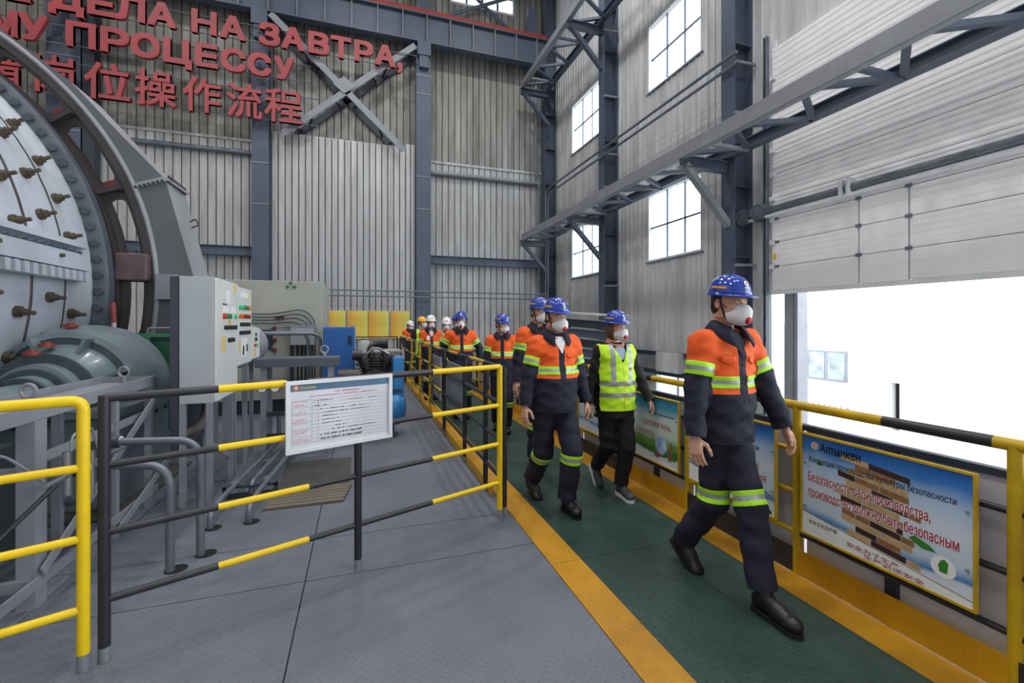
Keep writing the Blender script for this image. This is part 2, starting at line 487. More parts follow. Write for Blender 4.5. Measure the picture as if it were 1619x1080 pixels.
wall_right = thing('wall_right', (XW, 8, -3), kind='structure')
WIN = [(10.18, 12.62, 3.69, 5.85), (15.83, 18.28, 3.69, 5.85), (10.18, 12.62, 9.24, 11.38), (15.83, 18.28, 9.24, 11.38), (10.4, 12.22, -1.7, 0.02)]
edges = sorted({7.95, 20.45, 10.18, 12.62, 15.83, 18.28, 10.4, 12.22})
for a, b in zip(edges[:-1], edges[1:]):
    for y, w in spans(a, b, 0.245):
        zs = [(-3.0, 18.9)]
        for (wy0, wy1, wz0, wz1) in WIN:
            if y > wy0 - 0.05 and y + w < wy1 + 0.05:
                nz = []
                for z0, z1 in zs:
                    if wz0 < z1 and wz1 > z0:
                        nz += [(z0, wz0), (wz1, z1)]
                    else: nz.append((z0, z1))
                zs = nz
        for z0, z1 in zs:
            strip('cladding_panel', w, z0, z1, XW, y, 1, M_CLADR, wall_right, True)
for y, w in spans(-9.0, 7.95, 0.27):
    strip('cladding_panel', w, 7.9, 18.9, XW, y, 1, M_CLADR, wall_right, True)
for y, w in list(spans(-9.0, -8.2, 0.27)) + list(spans(1.4, 2.2, 0.27)):  # side wall left open between, an added unseen bay that lets daylight in
    strip('cladding_panel', w, -3, 7.9, XW, y, 1, M_CLADR, wall_right, True)

M_FARW = mat('far_wall_paint', (214, 214, 212), 0.7, 0, 0.06, 0.8)
mk('wall_left', MB().box((-13.4, -9, -3), (-13.2, 20.7, 19)), M_FARW, kind='structure')
mk('wall_front', MB().box((-13.4, -9.2, -3), (9.2, -9, 19)), M_FARW, kind='structure')
mk('ceiling', MB().box((-13.4, -9.2, 19), (9.2, 20.7, 19.2)), M_FARW, kind='structure')

# windows of the side wall and the clerestory of the back wall
M_FRAME = mat('window_frame_white', (214, 216, 220), 0.45, 0, 0.05)
M_MULL = mat('window_bar_grey', (112, 118, 130), 0.45, 0.2, 0.08)
def window(n, y0, y1, z0, z1, cols=3, rows=2):
    t = thing('window_%d' % n, (XW + 0.06, (y0 + y1) / 2, z0), kind='structure')
    f = MB()
    d0, d1 = XW - 0.015, XW + 0.17
    f.box((d0, y0 - 0.03, z0 - 0.05), (d1, y1 + 0.03, z0 + 0.02)); f.box((d0, y0 - 0.03, z1 - 0.02), (d1, y1 + 0.03, z1 + 0.05))
    f.box((d0, y0 - 0.05, z0), (d1, y0 + 0.03, z1)); f.box((d0, y1 - 0.03, z0), (d1, y1 + 0.05, z1))
    mk('window_frame', f, M_FRAME, t)
    mk('window_sill', MB().box((XW - 0.05, y0 - 0.08, z0 - 0.09), (XW + 0.05, y1 + 0.08, z0 - 0.05)), M_MULL, t)
    px = XW + 0.12
    for i in range(1, cols):
        y = y0 + (y1 - y0) * i / cols
        mk('glazing_bar', MB().box((px - 0.025, y - 0.022, z0 + 0.02), (px + 0.025, y + 0.022, z1 - 0.02)), M_MULL, t)
    for j in range(1, rows):
        z = z0 + (z1 - z0) * j / rows
        mk('glazing_bar', MB().box((px - 0.026, y0 + 0.03, z - 0.025), (px + 0.026, y1 - 0.03, z + 0.025)), M_MULL, t)
    for i in range(cols):
        for j in range(rows):
            ya = y0 + (y1 - y0) * i / cols + 0.02; yb = y0 + (y1 - y0) * (i + 1) / cols - 0.02
            za = z0 + (z1 - z0) * j / rows + 0.02; zb = z0 + (z1 - z0) * (j + 1) / rows - 0.02
            mk('pane', MB().box((px - 0.004, ya, za), (px + 0.004, yb, zb)), M_GLASS, t)
for n, wv in enumerate(WIN[:4]): window(n + 1, *wv)
window(5, *WIN[4], cols=2, rows=1)
t = thing('window_6', (5.43, YB + 0.08, 16.5), kind='structure')
mk('window_frame', MB().box((3.88, YB - 0.01, 16.44), (6.98, YB + 0.15, 16.54)).box((3.88, YB - 0.01, 17.96), (6.98, YB + 0.15, 18.04)).box((3.86, YB - 0.01, 16.5), (3.94, YB + 0.15, 18)).box((6.92, YB - 0.01, 16.5), (7.0, YB + 0.15, 18)), M_FRAME, t)
for i in range(4):
    xa = 3.92 + 3.02 * i / 4
    if i: mk('glazing_bar', MB().box((xa - 0.05, YB + 0.04, 16.5), (xa + 0.05, YB + 0.1, 18)), M_STEEL, t)
    for j in range(2):
        mk('pane', MB().box((xa + 0.04, YB + 0.066, 16.54 + 0.72 * j), (xa + 0.72, YB + 0.074, 17.24 + 0.72 * j)), M_GLASS, t)
mk('glazing_bar', MB().box((3.92, YB + 0.04, 17.22), (6.94, YB + 0.1, 17.28)), M_STEEL, t)

# ------------------------------------------------------------------ raised sectional door
door = thing('door_1', (8.93, 5, 2.28), kind='structure')
def door_panel(y0, y1, z0, z1, ribs):
    mb = MB().box((8.90, y0, z0 + 0.006), (8.96, y1, z1 - 0.006))
    for k in range(ribs):
        z = z0 + (z1 - z0) * (k + 0.5) / ribs
        mb.add([(8.9, y0 + 0.02, z - 0.03), (8.9, y1 - 0.02, z - 0.03), (8.9, y1 - 0.02, z + 0.03), (8.9, y0 + 0.02, z + 0.03), (8.8945, y0 + 0.03, z - 0.024), (8.8945, y1 - 0.03, z - 0.024), (8.8945, y1 - 0.03, z + 0.024), (8.8945, y0 + 0.03, z + 0.024)],
               [(4, 5, 6, 7), (0, 1, 5, 4), (1, 2, 6, 5), (2, 3, 7, 6), (3, 0, 4, 7)])
    return mb
zb = [2.36, 2.91, 3.46, 3.98, 4.45, 5.0, 5.55, 6.1, 6.65, 7.2, 7.88]
for i in range(len(zb) - 1):
    if i < 3:
        for y0, y1, r in ((5.96, 7.83, 5), (5.14, 5.93, 1), (2.3, 5.11, 5)):
            mk('door_panel', door_panel(y0, y1, zb[i], zb[i + 1], r), M_DOORP, door)
    else:
        mk('door_panel', door_panel(2.3, 7.83, zb[i], zb[i + 1], 5), M_DOORP, door)
mk('light_stop_sheet', MB().box((8.962, 2.3, 2.37), (8.985, 7.83, 7.88)), M_DOORP, door)  # added behind the panels to block daylight through their gaps
mk('bottom_seal', MB().box((8.885, 2.3, 2.28), (8.965, 7.84, 2.36)), M_WHITEP, door)
for z in zb[1:4]:
    for y in (7.7, 5.945, 5.125, 3.2):
        mk('hinge', MB().box((8.875, y - 0.05, z - 0.03), (8.9, y + 0.05, z + 0.03)), M_PIPE, door)
for z in zb[1:-1]:
    mk('roller_bracket', MB().box((8.84, 7.74, z - 0.05), (8.9, 7.86, z + 0.05)), M_WHITEP, door)
mk('warning_sticker', MB().box((8.884, 7.72, 3.08), (8.888, 7.8, 3.2)), M_YEL, door)
sh = thing('torsion_shaft', (8.75, 5, 4.18), 'grey torsion shaft with round drums running across the raised white door', 'door shaft')
mk('shaft', MB().tube([(8.74, 2.3, 4.18), (8.74, 8.5, 4.18)], 0.075, 14), M_PIPE, sh, smooth=True)
mk('support_rail', MB().box((8.70, 2.3, 4.03), (8.86, 8.5, 4.075)), M_WHITEP, sh)
for y in (6.12, 5.98):
    mk('coupling', MB().box((8.64, y - 0.035, 4.02), (8.84, y + 0.035, 4.36)), M_WHITEP, sh, bevel=0.01)
for y in (7.95, 8.4):
    mk('drum', MB().cyl((8.74, y - 0.1, 4.18), (8.74, y + 0.1, 4.18), 0.17, 20).cyl((8.74, y + 0.1, 4.18), (8.74, y + 0.14, 4.18), 0.21, 20), M_PIPE, sh, smooth=True)
mk('door_track', MB().channel((8.86, 7.92, -3), (8.86, 7.92, 8.2), 0.09, 0.08, 0.012, up=(0, 1, 0)), M_PIPE, kind='structure')
mk('trim_1', MB().box((8.9, 7.97, -3), (9.2, 8.1, 2.3)), M_WHITEP, kind='structure')
mk('trim_3', MB().box((8.97, 7.78, 2.3), (9.06, 8.0, 8.1)), M_DOORP, kind='structure')  # added strip blocking the daylight slit between door and side wall
mk('trim_2', MB().box((9.02, 7.40, -3), (9.25, 7.62, 2.45)).box((9.0, 7.28, -3), (9.3, 7.36, 2.45)), M_STEELL, kind='structure')

# ================================================================== steel frame
G_COL = 'steel columns of the hall'
def column(x, y, axis, label, fw=0.42, dp=0.55, z1=18.9, stiff=()):
    t = thing('steel_column', (x, y, -3), label, 'column', G_COL)
    mb = MB()
    if axis == 'x':   # web along X, flanges face -X / +X
        mb.box((x - dp / 2, y - fw / 2, -3), (x - dp / 2 + 0.03, y + fw / 2, z1)); mb.box((x + dp / 2 - 0.03, y - fw / 2, -3), (x + dp / 2, y + fw / 2, z1))
        mb.box((x - dp / 2 + 0.03, y - 0.012, -3), (x + dp / 2 - 0.03, y + 0.012, z1))
    else:
        mb.box((x - fw / 2, y - dp / 2, -3), (x + fw / 2, y - dp / 2 + 0.03, z1)); mb.box((x - fw / 2, y + dp / 2 - 0.03, -3), (x + fw / 2, y + dp / 2, z1))
        mb.box((x - 0.012, y - dp / 2 + 0.03, -3), (x + 0.012, y + dp / 2 - 0.03, z1))
    mk('column_shaft', mb, M_STEEL, t)
    for z in stiff:
        if axis == 'x': s = MB().box((x - dp / 2 + 0.03, y - fw / 2 + 0.01, z), (x + dp / 2 - 0.03, y + fw / 2 - 0.01, z + 0.02))
        else: s = MB().box((x - fw / 2 - 0.004, y - dp / 2 - 0.02, z), (x + fw / 2 + 0.004, y - dp / 2, z + 0.04))
        mk('stiffener', s, M_STEELL if axis != 'x' else M_STEEL, t)
    return t
ST = (0.4, 1.9, 3.2, 4.9, 6.6, 8.3, 10.0, 11.6, 13.2, 15.0)
column(8.68, 8.63, 'x', 'steel column on the side wall right beside the raised white door', stiff=ST)
column(8.68, 14.66, 'x', 'steel column on the side wall between the two rows of windows', stiff=ST)
column(8.62, 20.05, 'x', 'steel column in the far corner where the two walls meet', stiff=ST)
column(-9.86, 20.12, 'y', 'steel column on the back wall behind the red letters at far left', fw=0.95, dp=0.5, stiff=(7.0, 8.4, 9.6, 11.0, 12.0))
column(-3.73, 20.0, 'y', 'steel column on the back wall at the left edge of the pale sheet lining', fw=0.60, dp=0.5, stiff=(6.3, 7.9, 11.2, 12.6))
column(2.58, 20.0, 'y', 'steel column on the back wall at the right edge of the pale sheet lining', fw=0.62, dp=0.5, stiff=(6.6, 8.0, 11.6, 12.4))
mk('column_facing', MB().box((-9.35, 19.9, -3), (-9.0, 20.3, 18.9)), M_STEELD, bpy.data.objects['steel_column.003'])

# crane runway beam along the back wall
cb = thing('crane_runway_beam', (-2, 19.65, 13.75), 'deep blue-grey crane runway beam with a red rail across the back wall', 'beam')
mk('web', MB().box((-13.2, 19.68, 13.8), (8.35, 19.70, 14.95)), M_STEEL, cb)
mk('flange', MB().box((-13.2, 19.5, 13.75), (8.35, 19.88, 13.8)), M_STEEL, cb)
mk('flange', MB().box((-13.2, 19.5, 14.95), (8.35, 19.88, 15.0)), M_STEEL, cb)
for x in np.arange(-12.6, 8.3, 1.02):
    mk('stiffener', MB().box((x - 0.015, 19.5, 13.8), (x + 0.015, 19.68, 14.95)), M_STEELL, cb)
mk('rail', MB().box((-13.2, 19.5, 15.0), (8.3, 19.72, 15.17)), M_RAIL, cb)
for x in (-3.73, 2.58, 8.5):
    mk('support_bracket', MB().box((x - 0.28, 19.5, 13.2), (x + 0.28, 19.76, 13.75)).box((x - 0.2, 19.55, 12.7), (x + 0.2, 19.75, 13.2)), M_STEEL, cb)

# crossed bracing
G_BR = 'crossed braces of the back wall'
def lattice(p, q, label):
    t = thing('lattice_brace', (min(p[0], q[0]), 19.9, min(p[1], q[1])), label, 'brace', G_BR)
    d = Vector((q[0] - p[0], 0, q[1] - p[1])); L = d.length; d.normalize(); nrm = Vector((-d.z, 0, d.x))
    mk('chord', MB().bar((p[0], 19.56, p[1]), (q[0], 19.56, q[1]), 0.06, 0.25), M_STEELL, t)
    mk('chord', MB().bar((p[0], 20.42, p[1]), (q[0], 20.42, q[1]), 0.06, 0.26), M_STEELD, t)
    n = 7
    for i in range(n):
        a = Vector((p[0], 0, p[1])) + d * L * (i + 0.5) / n
        mk('batten', MB().bar((a.x, 19.58, a.z), (a.x + d.x * 0.3 * (1 if i % 2 else -1), 20.40, a.z + d.z * 0.3 * (1 if i % 2 else -1)), 0.08, 0.03), M_STEELD, t)
    return t
lattice((-3.35, 13.7), (1.75, 9.0), 'crossed brace falling from upper left to lower right behind the red letters')
lattice((2.2, 13.55), (-2.9, 9.1), 'crossed brace rising from lower left to upper right behind the red letters')
mk('gusset_plate', MB().prism([(-1.1, 11.35), (-0.65, 11.7), (-0.2, 11.35), (-0.65, 11.0)], 0.03, Matrix(((1, 0, 0, 0), (0, 0, 1, 19.49), (0, 1, 0, 0), (0, 0, 0, 1)))), M_STEELL, None,
   'diamond gusset plate where the two crossed braces meet', 'plate')
tb = thing('clerestory_brace', (5.4, 20.1, 15.3), 'thin crossed brace in front of the high clerestory window', 'brace')
mk('brace_bar', MB().bar((3.0, 20.15, 15.2), (8.4, 20.15, 17.9), 0.05, 0.16), M_STEEL, tb)
mk('brace_bar', MB().bar((3.0, 20.22, 18.1), (7.2, 20.22, 15.2), 0.05, 0.16), M_STEEL, tb)
mk('hanging_bracket', MB().channel((7.65, 19.75, 15.2), (7.65, 19.75, 16.5), 0.18, 0.42, 0.03, up=(1, 0, 0)).box((7.44, 19.74, 16.0), (7.86, 19.95, 16.06)), M_STEEL, None, 'short upright steel channel standing on the crane beam by the corner', 'bracket')

# girts and pipes of the back wall
for x0, x1, nm in ((-9.3, -4.05, 'left of the lined bay'), (2.92, 8.3, 'right of the lined bay, towards the corner')):
    g = MB().ibeam((x0, 20.3, 4.51), (x1, 20.3, 4.51), 0.2, 0.37)
    mk('wall_girt', g, M_STEEL, None, 'dark horizontal wall girt on the back wall ' + nm, 'girt', 'wall girts')
    mk('wall_pipe', MB().tube([(x0, 20.35, 8.45), (x1, 20.35, 8.45)], 0.10, 12), M_PIPE if x0 < 0 else M_STEELL, None, 'round horizontal pipe high on the back wall ' + nm, 'pipe', 'high wall pipes', smooth=True)
for z, nm in ((3.01, 'upper'), (2.78, 'lower')):
    mk('conduit', MB().tube([(-1.6, 19.55, z), (8.2, 19.55, z)], 0.03, 8), M_PIPE, None, nm + ' of two thin conduits strung low across the back wall', 'conduit', 'low conduits', smooth=True)
mk('downpipe', MB().tube(fillet([(8.05, 20.3, 13.3), (8.05, 20.3, 8.9), (8.2, 20.3, 8.7), (8.2, 20.3, 3.0)], 0.2), 0.06, 8), M_PIPE, None, 'thin grey downpipe beside the corner column', 'pipe', smooth=True)

# horizontal service trusses along the side wall
def truss(zt, y0, y1, label, cols, hh):
    t = thing('service_truss', (7.0, (y0 + y1) / 2, zt - 0.3), label, 'truss')
    mk('outer_chord', MB().channel((7.0, y0, zt - hh / 2), (7.0, y1, zt - hh / 2), 0.16, hh, 0.02, side=1), M_STEELL, t)
    mk('inner_chord', MB().ibeam((8.33, y0, zt - 0.05), (8.33, y1, zt - 0.05), 0.2, 0.24), M_STEEL, t)
    n = max(2, int(round((y1 - y0) / 1.5)))
    for i in range(n):
        ya = y0 + (y1 - y0) * i / n; yb2 = y0 + (y1 - y0) * (i + 1) / n; ym = (ya + yb2) / 2
        mk('diagonal', MB().bar((7.05, ya, zt - 0.16), (8.28, ym, zt - 0.16), 0.11, 0.09), M_STEEL, t)
        mk('diagonal', MB().bar((8.28, ym, zt - 0.16), (7.05, yb2, zt - 0.16), 0.11, 0.09), M_STEEL, t)
        if i % 2 == 0:
            mk('strut', MB().bar((7.05, ym, zt - 0.2), (8.28, ym, zt - 0.2), 0.09, 0.08), M_STEELL if i % 4 == 0 else M_STEEL, t)
    for yc in cols:
        mk('bracket_arm', MB().ibeam((7.0, yc, zt - 0.36), (8.42, yc, zt - 0.36), 0.2, 0.26), M_STEEL, t)
        mk('knee_brace', MB().bar((7.15, yc, zt - 0.42), (8.42, yc, zt - 1.75), 0.16, 0.14), M_STEELL if yc < 10 else M_STEEL, t)
    return t
truss(5.74, 1.0, 19.45, 'long horizontal steel truss on brackets below the upper windows, passing the door', (8.63, 14.66, 19.6), 0.30)
truss(12.78, 6.0, 19.45, 'high horizontal steel truss along the side wall at crane rail level', (14.66, 19.6), 0.26)

G_CD = 'conduits beside the side wall'
for dz, dx, nm in ((0.0, 0.0, 'upper'), (-0.22, 0.05, 'lower')):
    mk('conduit', MB().tube(fillet([(8.25 + dx, 8.2, 7.92 + dz), (8.25 + dx, 19.55 - dx * 3, 7.92 + dz), (8.25 + dx, 19.55 - dx * 3, 0.2)], 0.3), 0.04, 8), M_PIPE, None,
       nm + ' of two long conduits on the side wall turning down at the corner', 'conduit', G_CD, smooth=True)
for y in (8.63, 14.66):
    for z in (3.0, 6.6, 7.8, 9.9, 12.3):
        mk('stub_bracket', MB().bar((8.35, y - 0.28, z), (8.95, y - 0.28, z + 0.02), 0.06, 0.06), M_STEELL, bpy.data.objects['steel_column' if y < 10 else 'steel_column.001'])
for z, nm in ((0.69, 'upper'), (0.12, 'lower')):
    mk('wall_girt', MB().ibeam((8.85, 8.9, z), (8.85, 14.4, z), 0.12, 0.14), M_STEEL, None, nm + ' dark girt low on the side wall behind the walkway', 'girt', 'low side girts')
vb = thing('wall_cabinet', (8.75, 11.2, 0.16), 'pale ribbed box fixed low on the side wall behind the front man', 'box')
mk('box_body', MB().box((8.62, 10.72, 0.17), (8.98, 11.72, 0.76)), M_CLADR, vb)
for i in range(9):
    mk('rib', MB().box((8.605, 10.76 + i * 0.11, 0.19), (8.62, 10.80 + i * 0.11, 0.74)), M_CLADR, vb)

# covered steel chute behind the woman
ch = thing('covered_chute', (6.9, 13.2, -3), 'dark grey covered conveyor chute with stepped side plates in front of the side wall', 'chute')
for k in range(6):
    mk('side_plate', MB().bar((6.3 + 0.06 * k, 14.6, 1.72 - 0.33 * k), (6.9 + 0.05 * k, 11.6, 1.55 - 0.30 * k), 0.06, 0.24), M_STEEL if k % 2 else M_STEELD, ch)
    mk('edge_angle', MB().bar((6.26 + 0.06 * k, 14.6, 1.86 - 0.33 * k), (6.86 + 0.05 * k, 11.6, 1.69 - 0.30 * k), 0.1, 0.03), M_STEELL, ch)
mk('cover_sheet', MB().bar((6.75, 14.6, 2.02), (7.3, 11.6, 1.86), 0.9, 0.05), M_CLADR, ch)
mk('support_leg', MB().box((7.0, 12.0, -3), (7.15, 12.15, 1.7)), M_STEEL, ch)
mk('support_leg', MB().box((6.8, 14.2, -3), (6.95, 14.35, 1.8)), M_STEEL, ch)

# ------------------------------------------------------------------ red slogan of raised letters
ROWS = [([('Е',-11.12,-10.43),('Д',-9.99,-9.01),('Е',-8.93,-8.17),('Л',-8.17,-7.27),('А',-7.23,-6.35),('Н',-5.89,-5.07),('А',-4.99,-4.14),('З',-3.71,-2.96),('А',-2.93,-2.09),('В',-1.97,-1.19),('Т',-1.15,-0.37),('Р',-0.27,0.48),('А',0.53,1.36),(',',1.43,1.66)], 12.30, 13.18, 'upper red row of raised Cyrillic letters on the back wall, ending in a comma'),
        ([('М',-11.53,-10.76),('У',-10.76,-9.99),('П',-9.52,-8.68),('Р',-8.57,-7.74),('О',-7.71,-6.84),('Ц',-6.75,-5.85),('Е',-5.77,-5.03),('С',-4.95,-4.12),('С',-4.06,-3.27),('У',-3.18,-2.48)], 11.08, 11.97, 'middle red row of raised Cyrillic letters on the back wall'),
        ([('精',-11.64,-10.68),('岗',-10.33,-9.29),('位',-9.02,-7.71),('操',-7.57,-6.35),('作',-6.15,-4.93),('流',-4.76,-3.58),('程',-3.51,-2.18)], 9.40, 10.70, 'lower red row of raised Chinese characters on the back wall')]
for chars, z0, z1, lb in ROWS:
    t = thing('slogan_row', (-5, 19.3, z0), lb, 'sign', 'rows of the red slogan')
    for c, x0, x1 in chars:
        mb = MB()
        za, zz = (z0, z1)
        if c in 'ДЦ': za = z0 - 0.2
        if c == ',': za, zz = z0 - 0.2, z0 + 0.26
        cj = ord(c) > 0x2000
        put_text(mb, c, (0, 19.35, 0), (1, 0, 0), (0, 0, 1), x0, x1, za, zz, bold=0.05 if not cj else 0.014, depth=0.14)
        mk('letter', mb, M_RED, t)
    for z in ((z0 + 0.12, z1 - 0.12)):
        mk('mounting_rod', MB().tube([(chars[0][1], 19.47, z), (chars[-1][2] + 0.6, 19.47, z)], 0.018, 6), M_PIPE, t)
    for x in (-9.86, -3.73):
        mk('mounting_arm', MB().tube([(x, 19.47, z1 - 0.3), (x, 19.8, z1 - 0.3)], 0.02, 6), M_PIPE, t)

# ------------------------------------------------------------------ yellow notice boards
def side_print(name, stops):
    m = bpy.data.materials.new(name); m.use_nodes = True; nt = m.node_tree; b = nt.nodes['Principled BSDF']
    tc = nt.nodes.new('ShaderNodeTexCoord'); sp = nt.nodes.new('ShaderNodeSeparateXYZ'); cr = nt.nodes.new('ShaderNodeValToRGB')
    nt.links.new(tc.outputs['Generated'], sp.inputs[0]); nt.links.new(sp.outputs[0], cr.inputs['Fac'])
    el = cr.color_ramp.elements; el[0].position, el[0].color = stops[0][0], lin(*stops[0][1]); el[1].position, el[1].color = stops[-1][0], lin(*stops[-1][1])
    for p, c in stops[1:-1]: el.new(p).color = lin(*c)
    nt.links.new(cr.outputs['Color'], b.inputs['Base Color']); return m
M_NOTE = side_print('notice_print', [(0, (226, 160, 62)), (0.45, (238, 204, 84)), (1, (226, 226, 112))])
M_NOTEF = mat('notice_edge', (190, 190, 170), 0.5, 0, 0.05)
M_NINK = mat('notice_ink', (206, 170, 70), 0.6, 0, 0.0)
for x0, x1, nm in ((-1.35, -0.63, 'leftmost yellow notice board on the back wall, half behind the beige enclosure'), (-0.55, 0.27, 'second yellow notice board from the left on the back wall'), (0.30, 1.12, 'third yellow notice board from the left on the back wall'), (1.21, 2.03, 'rightmost yellow notice board on the back wall, beside the column')):
    t = thing('notice_board', ((x0 + x1) / 2, 20.1, 1.0), nm, 'notice board', 'yellow notice boards')
    mk('board', MB().box((x0, 20.08, 1.0), (x1, 20.14, 2.17)), M_NOTE, t)
    mk('rim', MB().box((x0 - 0.015, 20.09, 0.985), (x1 + 0.015, 20.15, 1.0)).box((x0 - 0.015, 20.09, 2.17), (x1 + 0.015, 20.15, 2.185)), M_NOTEF, t)
    mb = MB(); rr = random.Random(int(x0 * 100) & 255)
    for k in range(13):
        z = 2.05 - k * 0.075
        xx = x0 + 0.08
        while xx < x1 - 0.12:
            w = rr.uniform(0.04, 0.13); mb.box((xx, 20.077, z), (min(xx + w, x1 - 0.06), 20.08, z + 0.014)); xx += w + 0.025
    mk('print_lines', mb, M_NINK, t)

# ------------------------------------------------------------------ added lamps, unseen under the roof, that fill the hall with light
M_LAMP = mat('lamp_housing', (150, 152, 156), 0.4, 0.4, 0.05)
M_GLOW = mat('lamp_disc', (255, 255, 255), 0.5, 0, 0, emit=((255, 250, 240), 6.0))
lamp_n = 0
for lx in (-8.0, 0.0, 6.0):
    for lyy in (-3.0, 5.0, 13.0):
        lamp_n += 1
        nm = '%s row, %s column of the roof lamps' % (('left', 'middle', 'right')[(-8.0, 0.0, 6.0).index(lx)], ('nearest', 'middle', 'farthest')[(-3.0, 5.0, 13.0).index(lyy)])
        t = thing('added_roof_lamp', (lx, lyy, 17.6), 'added fill lamp, unseen, hanging under the roof, ' + nm, 'lamp', 'added roof lamps')
        mk('housing', MB().lathe([(0.02, 0.9), (0.12, 0.85), (0.18, 0.55), (0.5, 0.1), (0.52, 0.0), (0.48, 0.02), (0.15, 0.5), (0.02, 0.55)], (lx, lyy, 17.6), (0, 0, 1), 20), M_LAMP, t, smooth=True)
        mk('cable', MB().tube([(lx, lyy, 18.5), (lx, lyy, 18.97)], 0.015, 6), M_BLK, t)
        ld = bpy.data.lights.new('roof_fill_light', 'AREA'); ld.shape = 'DISK'; ld.size = 1.0; ld.energy = LAMP_W; ld.color = (1.0, 0.985, 0.96)
        lo = bpy.data.objects.new('roof_fill_light', ld); COL.objects.link(lo); lo.parent = t; lo.location = (0, 0, -0.02)

# ------------------------------------------------------------------ bleached yard outside the door
M_YARD = mat('yard_wall', (236, 236, 236), 0.8, 0, 0.03)
yb_ = thing('yard_building', (23.5, 12.5, -3), 'pale low building with a small window and an open dark doorway across the yard', 'building')
mk('facade', MB().box((22.0, 13.35, -3), (27, 20, 1.6)).box((22.0, 8.0, -3), (27, 13.02, 1.6)).box((22.0, 13.02, -0.95), (27, 13.35, 1.6)), M_YARD, yb_)
mk('doorway', MB().box((22.3, 13.02, -3), (22.35, 13.35, -0.95)), mat('doorway_shade', (22, 24, 32), 0.8, 0, 0.0), yb_)  # dark sheet in the opening stands in for the shade inside
mk('window_frame', MB().box((21.95, 15.2, -1.2), (22.0, 17.2, 0.3)), M_STEELL, yb_)
mk('pane', MB().box((21.93, 15.3, -1.1), (21.96, 16.1, 0.2)), mat('yard_pane', (176, 188, 194), 0.1, 0, 0.2, 2.0), yb_)
mk('pane', MB().box((21.93, 16.3, -1.1), (21.96, 17.1, 0.2)), MATS['yard_pane'], yb_)
yf = thing('yard_fence', (19, 15, -3), 'low pale slatted fence in front of the yard building', 'fence')
for i in range(22):
    mk('slat', MB().box((19.0, 13.2 + 0.24 * i, -3), (19.03, 13.36 + 0.24 * i, -1.75)), M_YARD, yf)
mk('rail', MB().box((19.03, 13.1, -1.95), (19.08, 18.6, -1.85)), M_STEELL, yf)

# ================================================================== guard rails
M_SOCK = mat('bare_steel', (150, 152, 158), 0.45, 0.4, 0.08)
def rail_tube(p, q, m, t, r=0.019):
    return mk('rail_tube', MB().tube([p, q], r, 10), m, t, smooth=True)
def rail_post(x, y, h, m, t, r=0.024, sock=0.07, z0=0.0):
    o = mk('post', MB().tube([(x, y, z0 + sock), (x, y, h)], r, 12), m, t, smooth=True)
    if sock: mk('socket', MB().tube([(x, y, z0 + 0.001), (x, y, z0 + sock)], r * 1.02, 12), M_SOCK, o, smooth=True)
    return o

A_ = Vector((-1.157, 2.642)); B_ = Vector((1.09, 3.563)); e_ = (B_ - A_).normalized()
def onrail(X): 
    t = (X - A_.x) / e_.x; p = A_ + e_ * t; return p
fr = thing('guard_rail', (0, 3.1, 0), 'black and yellow tube guard rail across the foreground carrying the white board', 'railing', 'guard rails')
rail_post(A_.x, A_.y, 1.262, M_BLK, fr); rail_post(-0.019, 3.103, 1.25, M_BLK, fr); rail_post(B_.x, B_.y, 1.255, M_YEL, fr)
cuts = [(-1.157, -0.734, M_BLK), (-0.734, -0.303, M_YEL), (-0.303, 0.495, M_BLK), (0.495, 1.09, M_YEL)]
for z in (1.25, 0.93, 0.61, 0.29):
    for a, b, m in cuts:
        if z > 1.2 and m is M_YEL and a < -0.5: b = -0.42
        pa, pb = onrail(a), onrail(b)
        rail_tube((pa.x, pa.y, z), (pb.x, pb.y, z), m, fr, 0.021 if z > 1 else 0.018)

gt = thing('guard_rail', (-1.9, 2.3, 0), 'all yellow tube guard rail at the left edge of the picture', 'railing', 'guard rails')
g0 = Vector((-1.217, 2.60)); g1 = g0 - e_ * 1.5
mk('post', MB().tube(fillet([(g0.x, g0.y, 0.08), (g0.x, g0.y, 1.25), (g1.x, g1.y, 1.25), (g1.x, g1.y, 0.08)], 0.05), 0.0245, 12), M_YEL, gt, smooth=True)
for p in (g0, g1): mk('socket', MB().tube([(p.x, p.y, 0.001), (p.x, p.y, 0.08)], 0.025, 12), M_SOCK, gt, smooth=True)
for z in (0.937, 0.61, 0.283): rail_tube((g0.x, g0.y, z), (g1.x, g1.y, z), M_YEL, gt)

sr = thing('guard_rail', (1.14, 9, 0), 'long black and yellow guard rail along the left side of the green walkway', 'railing', 'guard rails')
py = [3.6, 4.195, 5.116, 6.465, 7.888, 9.291, 10.83, 12.4, 14.0]
pm = [M_BLK, M_BLK, M_BLK, M_BLK, M_YELD, M_YELD, M_YELD, M_BLK, M_BLK]
for y, m in zip(py, pm): rail_post(1.14, y, 1.235, m, sr)
seg = []; y = 3.6; k = 0
while y < 14.0:
    y2 = min(14.0, y + 0.62); seg.append((y, y2, M_BLK if k % 2 == 0 else M_YELD)); y = y2; k += 1
for z in (1.235, 0.92, 0.60, 0.28):
    for a, b, m in seg: rail_tube((1.14, a, z), (1.14, b, z), m if z > 1 else (m if int(a * 10) % 3 else M_BLK), sr)
mk('toe_plate', MB().box((1.15, 4.0, 0.002), (1.158, 14, 0.10)), M_KICKY, sr)
xr = thing('guard_rail', (0.3, 14.05, 0), 'dark guard rail closing the far end of the machine bay', 'railing', 'guard rails')
for x in (-1.6, -0.3, 1.05): rail_post(x, 14.1, 1.225, M_BLK, xr)
for z in (1.225, 0.8, 0.4): rail_tube((-1.6, 14.1, z), (1.05, 14.1, z), M_BLK, xr)
M_SIGNB = mat('sign_back_grey', (138, 140, 146), 0.5, 0.2, 0.08)
